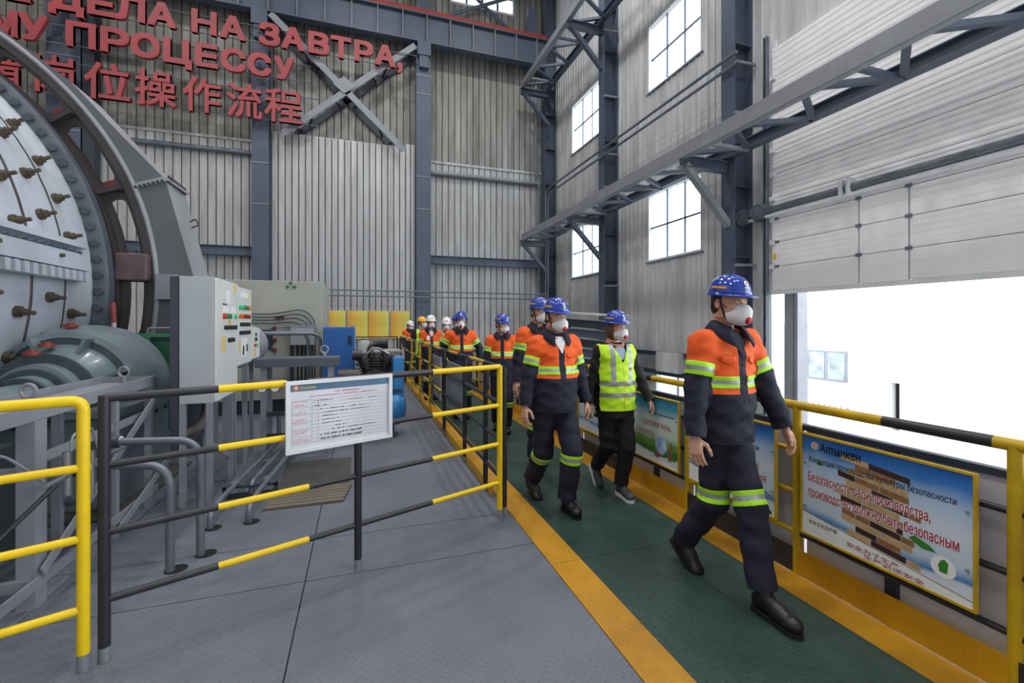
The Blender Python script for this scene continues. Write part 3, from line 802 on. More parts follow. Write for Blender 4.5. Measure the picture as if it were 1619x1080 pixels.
for y0, y1, nm in ((5.27, 6.40, 'nearer grey sign board back hung inside the left walkway rail'), (7.0, 7.75, 'farther grey sign board back hung inside the left walkway rail')):
    t = thing('hung_board', (1.18, (y0 + y1) / 2, 0.3), nm, 'sign', 'boards on the left walkway rail')
    mk('panel', MB().box((1.172, y0, 0.42), (1.19, y1, 1.08)), M_SIGNB, t)
    mk('panel_edge', MB().box((1.168, y0 - 0.012, 0.41), (1.194, y0, 1.09)).box((1.168, y1, 0.41), (1.194, y1 + 0.012, 1.09)), M_STEELL, t)
    mk('clip', MB().box((1.14, y0 + 0.1, 0.9), (1.172, y0 + 0.14, 0.94)), M_STEELL, t)

# ------------------------------------------------------------------ right-hand guard rail with posters
rr_ = thing('guard_rail', (2.66, 6, 0), 'yellow and black guard rail with posters along the open right side of the walkway', 'railing', 'guard rails')
posts = [0.12, 1.138] + [2.157 + 1.021 * i for i in range(17)]
for y in posts: rail_post(2.665, y, 1.08, M_YELD, rr_, 0.027, 0)
tops = [(-0.9, 0.1, M_BLK), (0.1, 1.205, M_YELD), (1.205, 1.653, M_BLK), (1.653, 2.4, M_YELD), (2.4, 2.95, M_BLK), (2.95, 3.67, M_YELD), (3.67, 4.3, M_BLK)]
y = 4.3; k = 0
while y < 18.4:
    tops.append((y, y + 0.65, M_YELD if k % 2 == 0 else M_BLK)); y += 0.65; k += 1
for a, b, m in tops: rail_tube((2.665, a, 1.08), (2.665, b, 1.08), m, rr_, 0.028)
for i in range(len(posts) - 1):
    m = M_BLK if i < 1 or i % 2 == 1 else M_YELD
    for z in (0.79, 0.52, 0.26): rail_tube((2.668, posts[i], z), (2.668, posts[i + 1], z), m, rr_, 0.016)
for i in range(len(posts) - 1):
    y0, y1 = posts[i], posts[i + 1]
    yel = (i % 2 == 1)
    mk('kick_plate', MB().box((2.644, y0 + 0.003, 0.006), (2.652, y1 - 0.003, 0.165)), M_KICKY if yel else M_KICKB, rr_)
wb = thing('weather_screen', (2.74, 6, 0), 'grey sheet screen with a dark top edge behind the right guard rail', 'screen')
M_SCR = mat('screen_sheet', (206, 204, 210), 0.55, 0.0, 0.06, 2.0, tint=(176, 174, 180))
for i in range(len(posts) - 1):
    y0, y1 = posts[i], posts[i + 1]
    mk('screen_sheet', MB().box((2.735, y0 + 0.01, 0.05), (2.745, y1 - 0.01, 0.93)), M_SCR, wb)
    mk('screen_post', MB().box((2.71, (y0 + y1) / 2 - 0.03, 0.0), (2.735, (y0 + y1) / 2 + 0.03, 0.93)), M_STEELD, wb)
    mk('top_edge', MB().box((2.715, y0, 0.915), (2.76, y1, 0.95)), M_STEELD, wb)

# printed sheets -------------------------------------------------------
def print_mat(name, stops):
    """Colour print running up the sheet: stops of (height 0..1, rgb)."""
    m = bpy.data.materials.new(name); m.use_nodes = True; nt = m.node_tree; b = nt.nodes['Principled BSDF']
    tc = nt.nodes.new('ShaderNodeTexCoord'); sp = nt.nodes.new('ShaderNodeSeparateXYZ'); cr = nt.nodes.new('ShaderNodeValToRGB')
    nz = nt.nodes.new('ShaderNodeTexNoise'); nz.inputs['Scale'].default_value = 3.0; nz.inputs['Detail'].default_value = 5
    nt.links.new(tc.outputs['Generated'], nz.inputs['Vector'])
    ad = nt.nodes.new('ShaderNodeMath'); ad.operation = 'MULTIPLY_ADD'; ad.inputs[1].default_value = 0.16
    nt.links.new(tc.outputs['Generated'], sp.inputs[0]); nt.links.new(nz.outputs['Fac'], ad.inputs[0])
    su = nt.nodes.new('ShaderNodeMath'); su.operation = 'SUBTRACT'; su.inputs[1].default_value = 0.08
    nt.links.new(sp.outputs[2], ad.inputs[2]); nt.links.new(ad.outputs[0], su.inputs[0]); nt.links.new(su.outputs[0], cr.inputs['Fac'])
    el = cr.color_ramp.elements
    el[0].position, el[0].color = stops[0][0], lin(*stops[0][1]); el[1].position, el[1].color = stops[-1][0], lin(*stops[-1][1])
    for p, c in stops[1:-1]:
        e = el.new(p); e.color = lin(*c)
    nt.links.new(cr.outputs['Color'], b.inputs['Base Color']); b.inputs['Roughness'].default_value = 0.3
    return m
M_PSKY = print_mat('print_sky', [(0, (226, 230, 238)), (0.15, (214, 222, 236)), (0.18, (70, 130, 190)), (0.26, (196, 212, 232)), (0.5, (214, 222, 236)), (0.72, (176, 202, 232)), (0.86, (60, 128, 204)), (1, (28, 92, 178))])
M_PGRASS = print_mat('print_meadow', [(0, (224, 228, 232)), (0.13, (216, 222, 226)), (0.16, (52, 108, 48)), (0.34, (120, 168, 84)), (0.42, (206, 220, 214)), (0.68, (206, 220, 222)), (0.84, (70, 150, 190)), (1, (24, 96, 160))])
M_INKR = mat('print_red', (168, 40, 66), 0.35, 0, 0)
M_INKK = mat('print_black', (34, 38, 50), 0.35, 0, 0)
M_INKW = mat('print_white', (240, 240, 240), 0.4, 0, 0)
M_INKO = mat('print_orange', (222, 120, 50), 0.4, 0, 0)
M_WOOD1 = mat('print_wood_light', (206, 172, 122), 0.4, 0, 0.1, 20)
M_WOOD2 = mat('print_wood_mid', (160, 112, 68), 0.4, 0, 0.12, 20)
M_WOOD3 = mat('print_wood_dark', (70, 44, 34), 0.4, 0, 0.1, 20)
M_GREEN = mat('print_green', (60, 140, 50), 0.4, 0, 0.1, 20)
M_GLOBE = mat('print_globe', (86, 146, 206), 0.4, 0, 0.3, 14, tint=(220, 230, 240))
M_SKIN0 = mat('print_hand', (150, 104, 78), 0.4, 0, 0.1, 20)
G_PO = 'posters on the right guard rail'
XP = 2.61
class Sheet:
    """A framed sheet on the rail; s runs from its left edge (seen from the walkway), t up."""
    def __init__(self, y_left, y_right, z0, z1, m, label):
        self.yl, self.z0 = y_left, z0
        self.W = y_left - y_right; self.Ht = z1 - z0
        t = self.t = thing('poster', (XP, (y_left + y_right) / 2, z0), label, 'poster', G_PO)
        mk('sheet', MB().box((XP, y_right, z0), (XP + 0.006, y_left, z1)), m, t)
        f = 0.012
        for a, b in (((XP - 0.006, y_right - f, z0 - f), (XP + 0.014, y_left + f, z0)), ((XP - 0.006, y_right - f, z1), (XP + 0.014, y_left + f, z1 + f)),
                     ((XP - 0.006, y_right - f, z0), (XP + 0.014, y_right, z1)), ((XP - 0.006, y_left, z0), (XP + 0.014, y_left + f, z1))):
            mk('frame_bar', MB().box(a, b), M_YELD, t)
        for s in (0.02, self.W - 0.02):
            for q in (0.28, 0.72):
                mk('clip', MB().cyl((XP - 0.012, self.yl - s, z0 + self.Ht * q), (XP, self.yl - s, z0 + self.Ht * q), 0.007, 8), M_STEELL, t)
    def P(self, s, t, d=0.0): return (XP - d, self.yl - s, self.z0 + t)
    def text(self, body, s0, s1, t0, t1, m, bold=0.0, name='lettering', d=0.0016):
        if m is M_INKR:
            hb = MB(); put_text(hb, body, self.P(0, 0, d - 0.0003), (0, -1, 0), (0, 0, 1), s0, s1, t0, t1, 0.055); mk('letter_outline', hb, M_INKW, self.t)
        mb = MB(); put_text(mb, body, self.P(0, 0, d), (0, -1, 0), (0, 0, 1), s0, s1, t0, t1, bold)
        return mk(name, mb, m, self.t)
    def poly(self, pts, m, name, d=0.0008, h=0.0004):
        mb = MB(); n = len(pts)
        mb.add([self.P(s, t, d) for s, t in pts], [tuple(range(n))])
        return mk(name, mb, m, self.t)
    def disc(self, s, t, r, m, name, d=0.0012, sq=1.0):
        return self.poly([(s + r * math.cos(2 * PI * k / 24), t + r * sq * math.sin(2 * PI * k / 24)) for k in range(24)], m, name, d)
    def logo(self, s, t, r):
        self.disc(s, t, r, M_INKW, 'emblem', 0.0012); self.disc(s, t, r * 0.82, M_INKO, 'emblem', 0.0014); self.disc(s, t, r * 0.5, M_INKW, 'emblem', 0.0016); self.disc(s, t, r * 0.28, M_INKR, 'emblem', 0.0018)

p1 = Sheet(2.078, 1.252, 0.315, 0.918, M_PSKY, 'large poster with a wooden block tower nearest the camera on the right rail')
W1, H1 = p1.W, p1.Ht
p1.poly([(0, 0), (W1, 0), (W1, 0.03), (0, 0.13)], M_INKW, 'paper_band', 0.0006)
p1.poly([(0, 0.13), (0, 0.134), (W1, 0.034), (W1, 0.03)], M_WOOD2, 'band_edge', 0.0009)
rng = random.Random(3)
tb0 = 0.09
for k in range(13):
    tt = tb0 + k * 0.034
    x0 = 0.27 + 0.05 * math.sin(k * 1.9) - (0.03 if 4 < k < 9 else 0); x1 = 0.585 + 0.05 * math.sin(k * 2.7 + 1) - 0.012 * max(0, k - 8)
    sl = -0.11
    x = x0; j = 0
    while x < x1 - 0.02:
        w = rng.uniform(0.05, 0.15) if k % 2 else rng.uniform(0.1, 0.22)
        xb = min(x + w, x1)
        m = M_WOOD3 if (j + k) % 4 == 1 else (M_WOOD1 if (k % 2 == 0) else M_WOOD2)
        p1.poly([(x, tt + sl * (x - 0.4)), (xb - 0.003, tt + sl * (xb - 0.4)), (xb - 0.003, tt + 0.031 + sl * (xb - 0.4)), (x, tt + 0.031 + sl * (x - 0.4))], m, 'printed_block', 0.001)
        x = xb; j += 1
p1.poly([(0.57, 0.215), (0.6, 0.235), (0.66, 0.215), (0.69, 0.19), (0.63, 0.185)], M_GREEN, 'printed_leaf', 0.0012)
p1.disc(0.715, 0.135, 0.05, M_INKW, 'printed_bubble', 0.0010); p1.poly([(0.70, 0.11), (0.73, 0.11), (0.735, 0.16), (0.72, 0.175), (0.705, 0.165), (0.695, 0.14)], M_GREEN, 'printed_leaf', 0.0013)
p1.poly([(0.09, 0.44), (0.13, 0.44), (0.13, 0.452), (0.112, 0.46), (0.10, 0.478), (0.104, 0.456)], M_GREEN, 'printed_leaf', 0.0012)
p1.logo(0.08, 0.548, 0.022)
p1.text('Алтынкен', 0.112, 0.345, 0.522, 0.575, M_INKK, 0.03)
p1.text('Концепция производства культуры безопасности', 0.045, 0.765, 0.437, 0.482, M_INKK, 0.004)
p1.text('Безопасность ради производства,', 0.04, 0.665, 0.313, 0.383, M_INKR, 0.01)
p1.text('производство должно быть безопасным', 0.04, 0.775, 0.222, 0.292, M_INKR, 0.01)
p1.text('安全文化生产观', 0.045, 0.215, 0.068, 0.093, M_INKK, 0.008)
p1.text('安全为了生产', 0.27, 0.53, 0.030, 0.058, M_INKR, 0.01)
p1.text('生产必须安全', 0.36, 0.64, -0.002 + 0.006, 0.030, M_INKR, 0.01)

p2 = Sheet(3.10, 2.275, 0.315, 0.918, M_PSKY, 'poster behind the front man with a crane boom and cables printed at its lower right')
p2.poly([(0, 0), (p2.W, 0), (p2.W, 0.03), (0, 0.13)], M_INKW, 'paper_band', 0.0006)
p2.logo(0.08, 0.548, 0.022); p2.text('Алтынкен', 0.112, 0.345, 0.522, 0.575, M_INKK, 0.03)
p2.text('Концепция безопасности', 0.20, 0.70, 0.405, 0.448, M_INKK, 0.004)
p2.text('безопасности и', 0.32, 0.695, 0.285, 0.335, M_INKR, 0.01)
p2.text('предприятия', 0.40, 0.755, 0.195, 0.25, M_INKR, 0.01)
p2.text('文化', 0.03, 0.08, 0.14, 0.165, M_INKK, 0.01)
for k in range(4):
    p2.poly([(0.55 + 0.03 * k, 0.10 - 0.012 * k), (0.80, 0.03 - 0.006 * k), (0.80, 0.024 - 0.006 * k), (0.55 + 0.03 * k, 0.095 - 0.012 * k)], M_INKK, 'printed_cable', 0.0011)
p2.poly([(0.5, 0.125), (0.56, 0.14), (0.62, 0.115), (0.66, 0.11), (0.64, 0.095), (0.55, 0.105)], M_INKK, 'printed_load', 0.0011)
p2.poly([(0.6, 0.215), (0.80, 0.13), (0.80, 0.124), (0.6, 0.209)], M_INKK, 'printed_cable', 0.0011)
p3 = Sheet(4.07, 3.235, 0.315, 0.918, M_PGRASS, 'poster with a meadow and a blue globe, beside the woman on the right rail')
p3.poly([(0, 0), (p3.W, 0), (p3.W, 0.01), (0, 0.11)], M_INKW, 'paper_band', 0.0006)
p3.text('культуры безопасности', 0.40, 0.775, 0.435, 0.468, M_INKK, 0.004)
p3.text('счастливая жизнь,', 0.33, 0.745, 0.32, 0.372, M_INKR, 0.01)
p3.text('безопасность', 0.20, 0.50, 0.235, 0.285, M_INKR, 0.01)
p3.disc(0.60, 0.175, 0.085, M_GLOBE, 'printed_globe', 0.0012)
p3.poly([(0.70, 0.06), (0.745, 0.06), (0.76, 0.17), (0.74, 0.25), (0.725, 0.17), (0.70, 0.13)], M_SKIN0, 'printed_hand', 0.0014)
p3.poly([(0.50, 0.06), (0.545, 0.05), (0.62, 0.085), (0.57, 0.10), (0.52, 0.13)], M_SKIN0, 'printed_hand', 0.0014)
p3.disc(0.775, 0.105, 0.034, M_GREEN, 'printed_bubble', 0.0015)
p3.text('文化生产', 0.05, 0.15, 0.06, 0.085, M_INKK, 0.01)
p4_ = Sheet(5.11, 4.275, 0.315, 0.918, M_PSKY, 'blue and white poster behind the second man and the woman on the right rail')
p4_.logo(0.08, 0.548, 0.022)
p5_ = Sheet(6.13, 5.295, 0.315, 0.918, M_PGRASS, 'farthest poster on the right rail, behind the group')
p5_.logo(0.08, 0.548, 0.022)

# ------------------------------------------------------------------ white form board on the front rail
bd = thing('form_board', (-0.11, 3.03, 0.84), 'white framed form board with a blue header and handwriting hung on the front rail', 'sign board')
nb = Vector((e_.y, -e_.x, 0)); ex3 = Vector((e_.x, e_.y, 0))
o3 = Vector((onrail(-0.425).x, onrail(-0.425).y, 0.84)) + nb * 0.03
WB, HB = 0.655, 0.418
def BP(s, t, d=0.0): return o3 + ex3 * s + Vector((0, 0, t)) + nb * d
def bquad(name, s0, s1, t0, t1, m, d, par=bd):
    return mk(name, MB().add([BP(s0, t0, d), BP(s1, t0, d), BP(s1, t1, d), BP(s0, t1, d)], [(0, 1, 2, 3)]), m, par)
def bbox_(name, s0, s1, t0, t1, d0, d1, m):
    mb = MB().obox(BP((s0 + s1) / 2, (t0 + t1) / 2, (d0 + d1) / 2), ex3 * (s1 - s0) / 2, Vector((0, 0, (t1 - t0) / 2)), nb * (d1 - d0) / 2)
    return mk(name, mb, m, bd)
M_PAPER = mat('form_paper', (214, 216, 224), 0.15, 0, 0.03, 5.0, coat=0.6)
bbox_('panel', 0.0, WB, 0.0, HB, -0.008, 0.0, M_PAPER)
for s0, s1, t0, t1 in ((-0.006, WB + 0.006, -0.006, 0.016), (-0.006, WB + 0.006, HB - 0.016, HB + 0.006), (-0.006, 0.018, 0.016, HB - 0.016), (WB - 0.018, WB + 0.006, 0.016, HB - 0.016)):
    bbox_('frame_bar', s0, s1, t0, t1, -0.01, 0.012, M_WHITEP)
bquad('header_band', 0.018, WB - 0.018, HB - 0.058, HB - 0.016, mat('header_blue', (74, 112, 146), 0.3, 0, 0.15, 6.0), 0.001)
def bdisc(s, t, r, m, d): 
    mk('emblem', MB().add([BP(s + r * math.cos(2 * PI * k / 20), t + r * math.sin(2 * PI * k / 20), d) for k in range(20)], [tuple(range(20))]), m, bd)
bdisc(0.052, HB - 0.037, 0.016, M_INKO, 0.0016); bdisc(0.052, HB - 0.037, 0.008, M_INKW, 0.0020); bdisc(0.052, HB - 0.037, 0.004, M_INKR, 0.0024)
mb = MB(); put_text(mb, 'Алтынкен', BP(0, 0, 0.0016), ex3, (0, 0, 1), 0.075, 0.165, HB - 0.047, HB - 0.028, 0.02)
mk('lettering', mb, mat('print_gold', (206, 178, 80), 0.4, 0, 0), bd)
M_LINE = mat('print_rule', (110, 116, 132), 0.4, 0, 0)
mb = MB()
def q_(s0, s1, t0, t1, d=0.0012): mb.add([BP(s0, t0, d), BP(s1, t0, d), BP(s1, t1, d), BP(s0, t1, d)], [(0, 1, 2, 3)])
for k in range(13): q_(0.14 if k % 2 else 0.028, WB - 0.03, 0.045 + k * 0.0215, 0.0462 + k * 0.0215)
for s in (0.028, 0.14, 0.178, WB - 0.03): q_(s, s + 0.0012, 0.045, 0.305)
mk('table_rules', mb, M_LINE, bd)
rg = random.Random(11)
def scribble(s0, s1, t, h, m, gap=0.5, slant=0.0):
    mb2 = MB(); s = s0
    while s < s1:
        w = rg.uniform(0.003, 0.008)
        if rg.random() > gap * 0.3:
            hh = h * rg.uniform(0.5, 1.0); t0 = t + rg.uniform(0, h * 0.2)
            mb2.add([BP(s, t0, 0.0016), BP(s + w * 0.7, t0, 0.0016), BP(s + w * 0.7 + slant, t0 + hh, 0.0016), BP(s + slant, t0 + hh, 0.0016)], [(0, 1, 2, 3)])
        s += w
    mk('faint_print' if m is M_PINK else 'handwriting', mb2, m, bd)
M_PINK = mat('print_pink', (206, 120, 132), 0.4, 0, 0); M_PEN = mat('pen_black', (60, 62, 78), 0.4, 0, 0)
scribble(0.28, 0.44, 0.338, 0.011, M_PINK); scribble(0.13, 0.55, 0.320, 0.008, M_PINK)
for t in (0.295, 0.277, 0.268, 0.232, 0.222, 0.185, 0.172, 0.163, 0.122, 0.112, 0.104, 0.072, 0.063, 0.055): scribble(0.034, 0.034 + rg.uniform(0.06, 0.1), t, 0.005, M_PINK)
scribble(0.36, 0.46, 0.281, 0.008, M_PINK); scribble(0.49, 0.55, 0.281, 0.006, M_PEN); scribble(0.155, 0.27, 0.292, 0.007, M_PEN); scribble(0.155, 0.23, 0.262, 0.007, M_PEN)
for t, a, b in ((0.238, 0.19, 0.48), (0.216, 0.2, 0.5), (0.195, 0.2, 0.31), (0.172, 0.2, 0.30), (0.15, 0.2, 0.32), (0.128, 0.28, 0.35), (0.107, 0.26, 0.54)): scribble(a, b, t, 0.007, M_PEN, 0.9, 0.002)
scribble(0.19, 0.45, 0.078, 0.013, M_PEN, 0.8, 0.004); scribble(0.19, 0.45, 0.052, 0.013, M_PEN, 0.8, 0.004)

# ================================================================== grinding mill
MX, MZ = -5.74, 2.016
M_SHELL = mat('mill_shell_paint', (176, 184, 196), 0.45, 0.0, 0.14, 1.6, tint=(136, 138, 142), stretch=(1, 1, 1))
M_RING = mat('mill_flange_paint', (84, 92, 104), 0.5, 0.1, 0.12, 3.0)
M_GEAR = mat('gear_grease_grey', (70, 66, 68), 0.45, 0.15, 0.14, 3.0, tint=(48, 42, 44))
M_BOLT = mat('rusty_bolt', (98, 88, 72), 0.6, 0.3, 0.2, 20.0, tint=(52, 46, 40))
M_GUARD = mat('gear_guard_paint', (98, 100, 106), 0.5, 0.1, 0.10, 1.6, tint=(80, 80, 86))
M_GUARDL = mat('gear_guard_edge', (150, 152, 158), 0.5, 0.1, 0.08, 1.6)
M_REDGLOW = mat('red_glow_paint', (120, 40, 44), 0.6, 0, 0.15, 4.0, tint=(80, 44, 46))
mill = thing('grinding_mill', (MX, 4.5, -0.9), 'huge pale grey grinding mill drum with bolted shell at the left', 'mill')
def lathe_y(prof, n=96, x=MX, z=MZ, a0=0, a1=2 * PI):
    """prof: (radius, y) pairs around a horizontal axis along Y."""
    return MB().lathe([(r, y) for r, y in prof], (x, 0, z), (0, 1, 0), n, a0, a1, ref=(1, 0, 0))
mk('shell', lathe_y([(2.87, 1.0), (2.87, 5.92), (2.885, 6.02), (2.93, 6.12), (2.93, 6.2)]), M_SHELL, mill, smooth=True)
mk('shell_seam', lathe_y([(2.872, 5.30), (2.879, 5.305), (2.879, 5.325), (2.872, 5.33)]), M_GEAR, mill, smooth=True)
mk('shell_seam', lathe_y([(2.872, 5.80), (2.879, 5.803), (2.879, 5.815), (2.872, 5.82)]), M_GEAR, mill, smooth=True)
mk('shell_flange', lathe_y([(2.86, 6.16), (3.03, 6.2), (3.06, 6.22), (3.06, 6.34), (2.86, 6.34)]), M_RING, mill, smooth=True)
def mpos(r, deg, y): a = math.radians(deg); return Vector((MX + r * math.cos(a), y, MZ + r * math.sin(a)))
def on_mill(src_name, mesh, r, deg, y):
    o = bpy.data.objects.new(src_name, mesh); COL.objects.link(o); o.parent = mill
    o.location = mpos(r, deg, y) - wloc(mill); o.rotation_euler = (0, -math.radians(deg), 0)
    return o
def raw_mesh(name, mb, mats, smooth=False):
    me = bpy.data.meshes.new(name); me.from_pydata(mb.v, [], mb.f)
    if max(mb.mi or [0]) > 0: me.polygons.foreach_set('material_index', mb.mi)
    bm = bmesh.new(); bm.from_mesh(me); bmesh.ops.recalc_face_normals(bm, faces=bm.faces); bm.to_mesh(me); bm.free()
    finish_mesh(me, mats, smooth); return me
bm_ = MB().cyl((0, 0, 0), (0.035, 0, 0), 0.052, 10).cyl((0.035, 0, 0), (0.075, 0, 0), 0.036, 6).cyl((0.075, 0, 0), (0.135, 0, 0), 0.019, 8)
me_lb = raw_mesh('liner_bolt', bm_, [M_BOLT])
for y in (6.02 - 0.1, 5.56, 5.15, 4.74, 4.33):
    for k in range(-4, 10):
        on_mill('liner_bolt', me_lb, 2.868, 8.0 * k + 2.0 + (3.0 if y in (5.56, 4.74) else 0), y)
fb = MB().cyl((0, 0, 0), (0, -0.035, 0), 0.045, 6)
me_fb = raw_mesh('flange_bolt', fb, [M_RING])
for k in range(-6, 24):
    on_mill('flange_bolt', me_fb, 2.985, 3.45 * k - 1, 6.195)
for dg, h in ((4.6, 0.06), (8.2, 0.06)):
    a = math.radians(dg); c = mpos(2.90, dg, 3.6); rad = Vector((math.cos(a), 0, math.sin(a))); tan = Vector((-math.sin(a), 0, math.cos(a)))
    mk('seam_flange', MB().obox(c, (0, 2.45, 0), rad * 0.07, tan * (0.085 if dg < 6 else 0.03)), M_SHELL, mill)
nb_mesh = raw_mesh('seam_block', MB().box((-0.05, -0.03, -0.05), (0.06, 0.03, 0.05)), [M_SHELL])
nd_mesh = raw_mesh('seam_block', MB().box((-0.05, -0.022, -0.012), (0.028, 0.022, 0.012)), [M_RING])  # dark boxes stand in for the shade in the seam notches
for i in range(34):
    on_mill('seam_block', nb_mesh, 2.955, 1.55, 2.2 + i * 0.112)
    on_mill('seam_block', nd_mesh, 2.955, 6.5, 2.2 + i * 0.112)

def holed_plate(outer, holes, depth):
    """Flat plate with holes in the XZ plane, extruded along Y; returns vertex and face lists."""
    cu = bpy.data.curves.new('plate', 'CURVE'); cu.dimensions = '2D'; cu.fill_mode = 'BOTH'; cu.extrude = depth / 2
    for loop in [outer] + holes:
        sp = cu.splines.new('POLY'); sp.points.add(len(loop) - 1); sp.use_cyclic_u = True
        for i, (x, z) in enumerate(loop): sp.points[i].co = (x, z, 0, 1)
    ob = bpy.data.objects.new('plate', cu); COL.objects.link(ob); bpy.context.view_layer.update()
    me = bpy.data.meshes.new_from_object(ob.evaluated_get(bpy.context.evaluated_depsgraph_get()))
    vs = [(v.co.x, v.co.z, v.co.y) for v in me.vertices]; fs = [tuple(p.vertices) for p in me.polygons]
    bpy.data.objects.remove(ob); bpy.data.curves.remove(cu); bpy.data.meshes.remove(me)
    return vs, fs
def arc(r, d0, d1, n): return [(r * math.cos(math.radians(d0 + (d1 - d0) * k / n)), r * math.sin(math.radians(d0 + (d1 - d0) * k / n))) for k in range(n + 1)]
slots = []
for k in range(22):
    c = 13.0 + 16.36 * k
    ri, ro, hw = 3.075, 3.275, 6.2
    lp = arc(ri, c - hw + 1.1, c + hw - 1.1, 8) + arc((ri + ro) / 2, c + hw, c + hw + 0.001, 1)[:1] + list(reversed(arc(ro, c - hw + 1.1, c + hw - 1.1, 8))) + arc((ri + ro) / 2, c - hw, c - hw + 0.001, 1)[:1]
    # round the ends of each slot
    rnd = []
    mid, half = (ri + ro) / 2, (ro - ri) / 2
    for s_ in (1, -1):
        ce = c + s_ * (hw - 1.4)
        for q in range(9):
            an = math.radians(-90 + 180 * q / 8) if s_ == 1 else math.radians(90 + 180 * q / 8)
            rr2 = mid + half * math.sin(an); dd = ce + math.degrees(half * math.cos(an) / mid)
            rnd.append((rr2 * math.cos(math.radians(dd)), rr2 * math.sin(math.radians(dd))))
        if s_ == 1: rnd += list(reversed(arc(ro, c - (hw - 1.4), c + (hw - 1.4), 6)))[1:-1]
        else: rnd += arc(ri, c - (hw - 1.4), c + (hw - 1.4), 6)[1:-1]
    slots.append(rnd)
vs, fs = holed_plate(arc(3.385, 0, 360 - 360 / 128, 127), [arc(2.95, 0, 360 - 360 / 96, 95)] + slots, 0.06)
mk('gear_ring', MB().add([(MX + v[0], 6.53 + v[1], MZ + v[2]) for v in vs], fs), M_GEAR, mill)
mk('gear_rim', lathe_y([(3.31, 6.475), (3.385, 6.475), (3.385, 6.95), (3.31, 6.95), (3.31, 6.475)], 128), M_GEAR, mill, smooth=True)
mk('gear_hub_rim', lathe_y([(3.0, 6.40), (3.055, 6.40), (3.055, 6.75), (3.0, 6.75)], 128), M_GEAR, mill, smooth=True)
for k in range(-1, 6):
    dg = 13.0 + 16.36 * (k - 0.5); a = math.radians(dg); rad = Vector((math.cos(a), 0, math.sin(a))); tan = Vector((-math.sin(a), 0, math.cos(a)))
    mk('gear_web_rib', MB().obox(mpos(3.18, dg, 6.46), rad * 0.12, tan * 0.03, (0, 0.06, 0)), M_GEAR, mill)
    if k in (1, 2): mk('red_glow_patch', MB().obox(mpos(3.19, dg + 1.6, 6.497), rad * 0.06, tan * 0.03, (0, 0.006, 0)), M_REDGLOW, mill)  # red patches put the red glow inside the gear into colour
mk('joint_block', MB().obox(mpos(3.2, 4.6, 6.5), (0.16, 0, 0), (0, 0.12, 0), (0, 0, 0.16)), mat('dull_maroon', (104, 84, 90), 0.55, 0, 0.15, 5.0), mill, bevel=0.02)

# fixed gear guard around the ring gear
gg = thing('gear_guard', (-2.6, 6.8, 0), 'grey sheet steel guard curving round the ring gear of the mill', 'gear guard')
outl = [(-5.74, 5.49), (-5.2, 5.44), (-4.6, 5.28), (-4.15, 5.07), (-3.78, 4.87), (-3.16, 4.39), (-2.67, 3.82), (-2.25, 3.36), (-1.96, 2.2), (-1.86, 1.2), (-1.86, 0.0)]
inn = []
for x, z in outl:
    a = math.atan2(z - MZ, x - MX); inn.append((MX + 3.41 * math.cos(a), MZ + 3.41 * math.sin(a)))
def dens(pts, n=5):
    o = []
    for a, b in zip(pts[:-1], pts[1:]):
        for k in range(n): o.append((a[0] + (b[0] - a[0]) * k / n, a[1] + (b[1] - a[1]) * k / n))
    o.append(pts[-1]); return o
od = dens(outl); idn = []
for x, z in od:
    a = math.atan2(z - MZ, x - MX); idn.append((MX + 3.41 * math.cos(a), MZ + 3.41 * math.sin(a)))
isplit = 7 * 5
for a0, a1 in ((0, isplit), (isplit, len(od) - 1)):
    mb = MB(); n = a1 - a0 + 1
    vv = [(x, 6.5, z) for x, z in od[a0:a1 + 1]] + [(x, 6.5, z) for x, z in idn[a0:a1 + 1]] + [(x, 6.52, z) for x, z in od[a0:a1 + 1]] + [(x, 6.52, z) for x, z in idn[a0:a1 + 1]]
    ff = []
    for i in range(n - 1): ff += [(i, i + 1, n + i + 1, n + i), (2 * n + i, 3 * n + i, 3 * n + i + 1, 2 * n + i + 1), (n + i, n + i + 1, 3 * n + i + 1, 3 * n + i)]
    mk('face_sheet', mb.add(vv, ff), M_GUARD, gg, smooth=True)
    mb = MB(); sh_ = 0.02
    vv = [(x, 6.5, z) for x, z in od[a0:a1 + 1]] + [(x, 7.13, z) for x, z in od[a0:a1 + 1]] + [(x - sh_, 6.52, z - sh_) for x, z in od[a0:a1 + 1]] + [(x - sh_, 7.13, z - sh_) for x, z in od[a0:a1 + 1]]
    ff = []
    for i in range(n - 1): ff += [(i, n + i, n + i + 1, i + 1), (2 * n + i, 2 * n + i + 1, 3 * n + i + 1, 3 * n + i), (n + i, 3 * n + i, 3 * n + i + 1, n + i + 1)]
    mk('rim_sheet', mb.add(vv, ff), M_GUARDL, gg, smooth=True)
mb = MB().tube([(x, 6.49, z) for x, z in idn], 0.028, 8); mk('inner_bead', mb, M_GUARDL, gg, smooth=True)
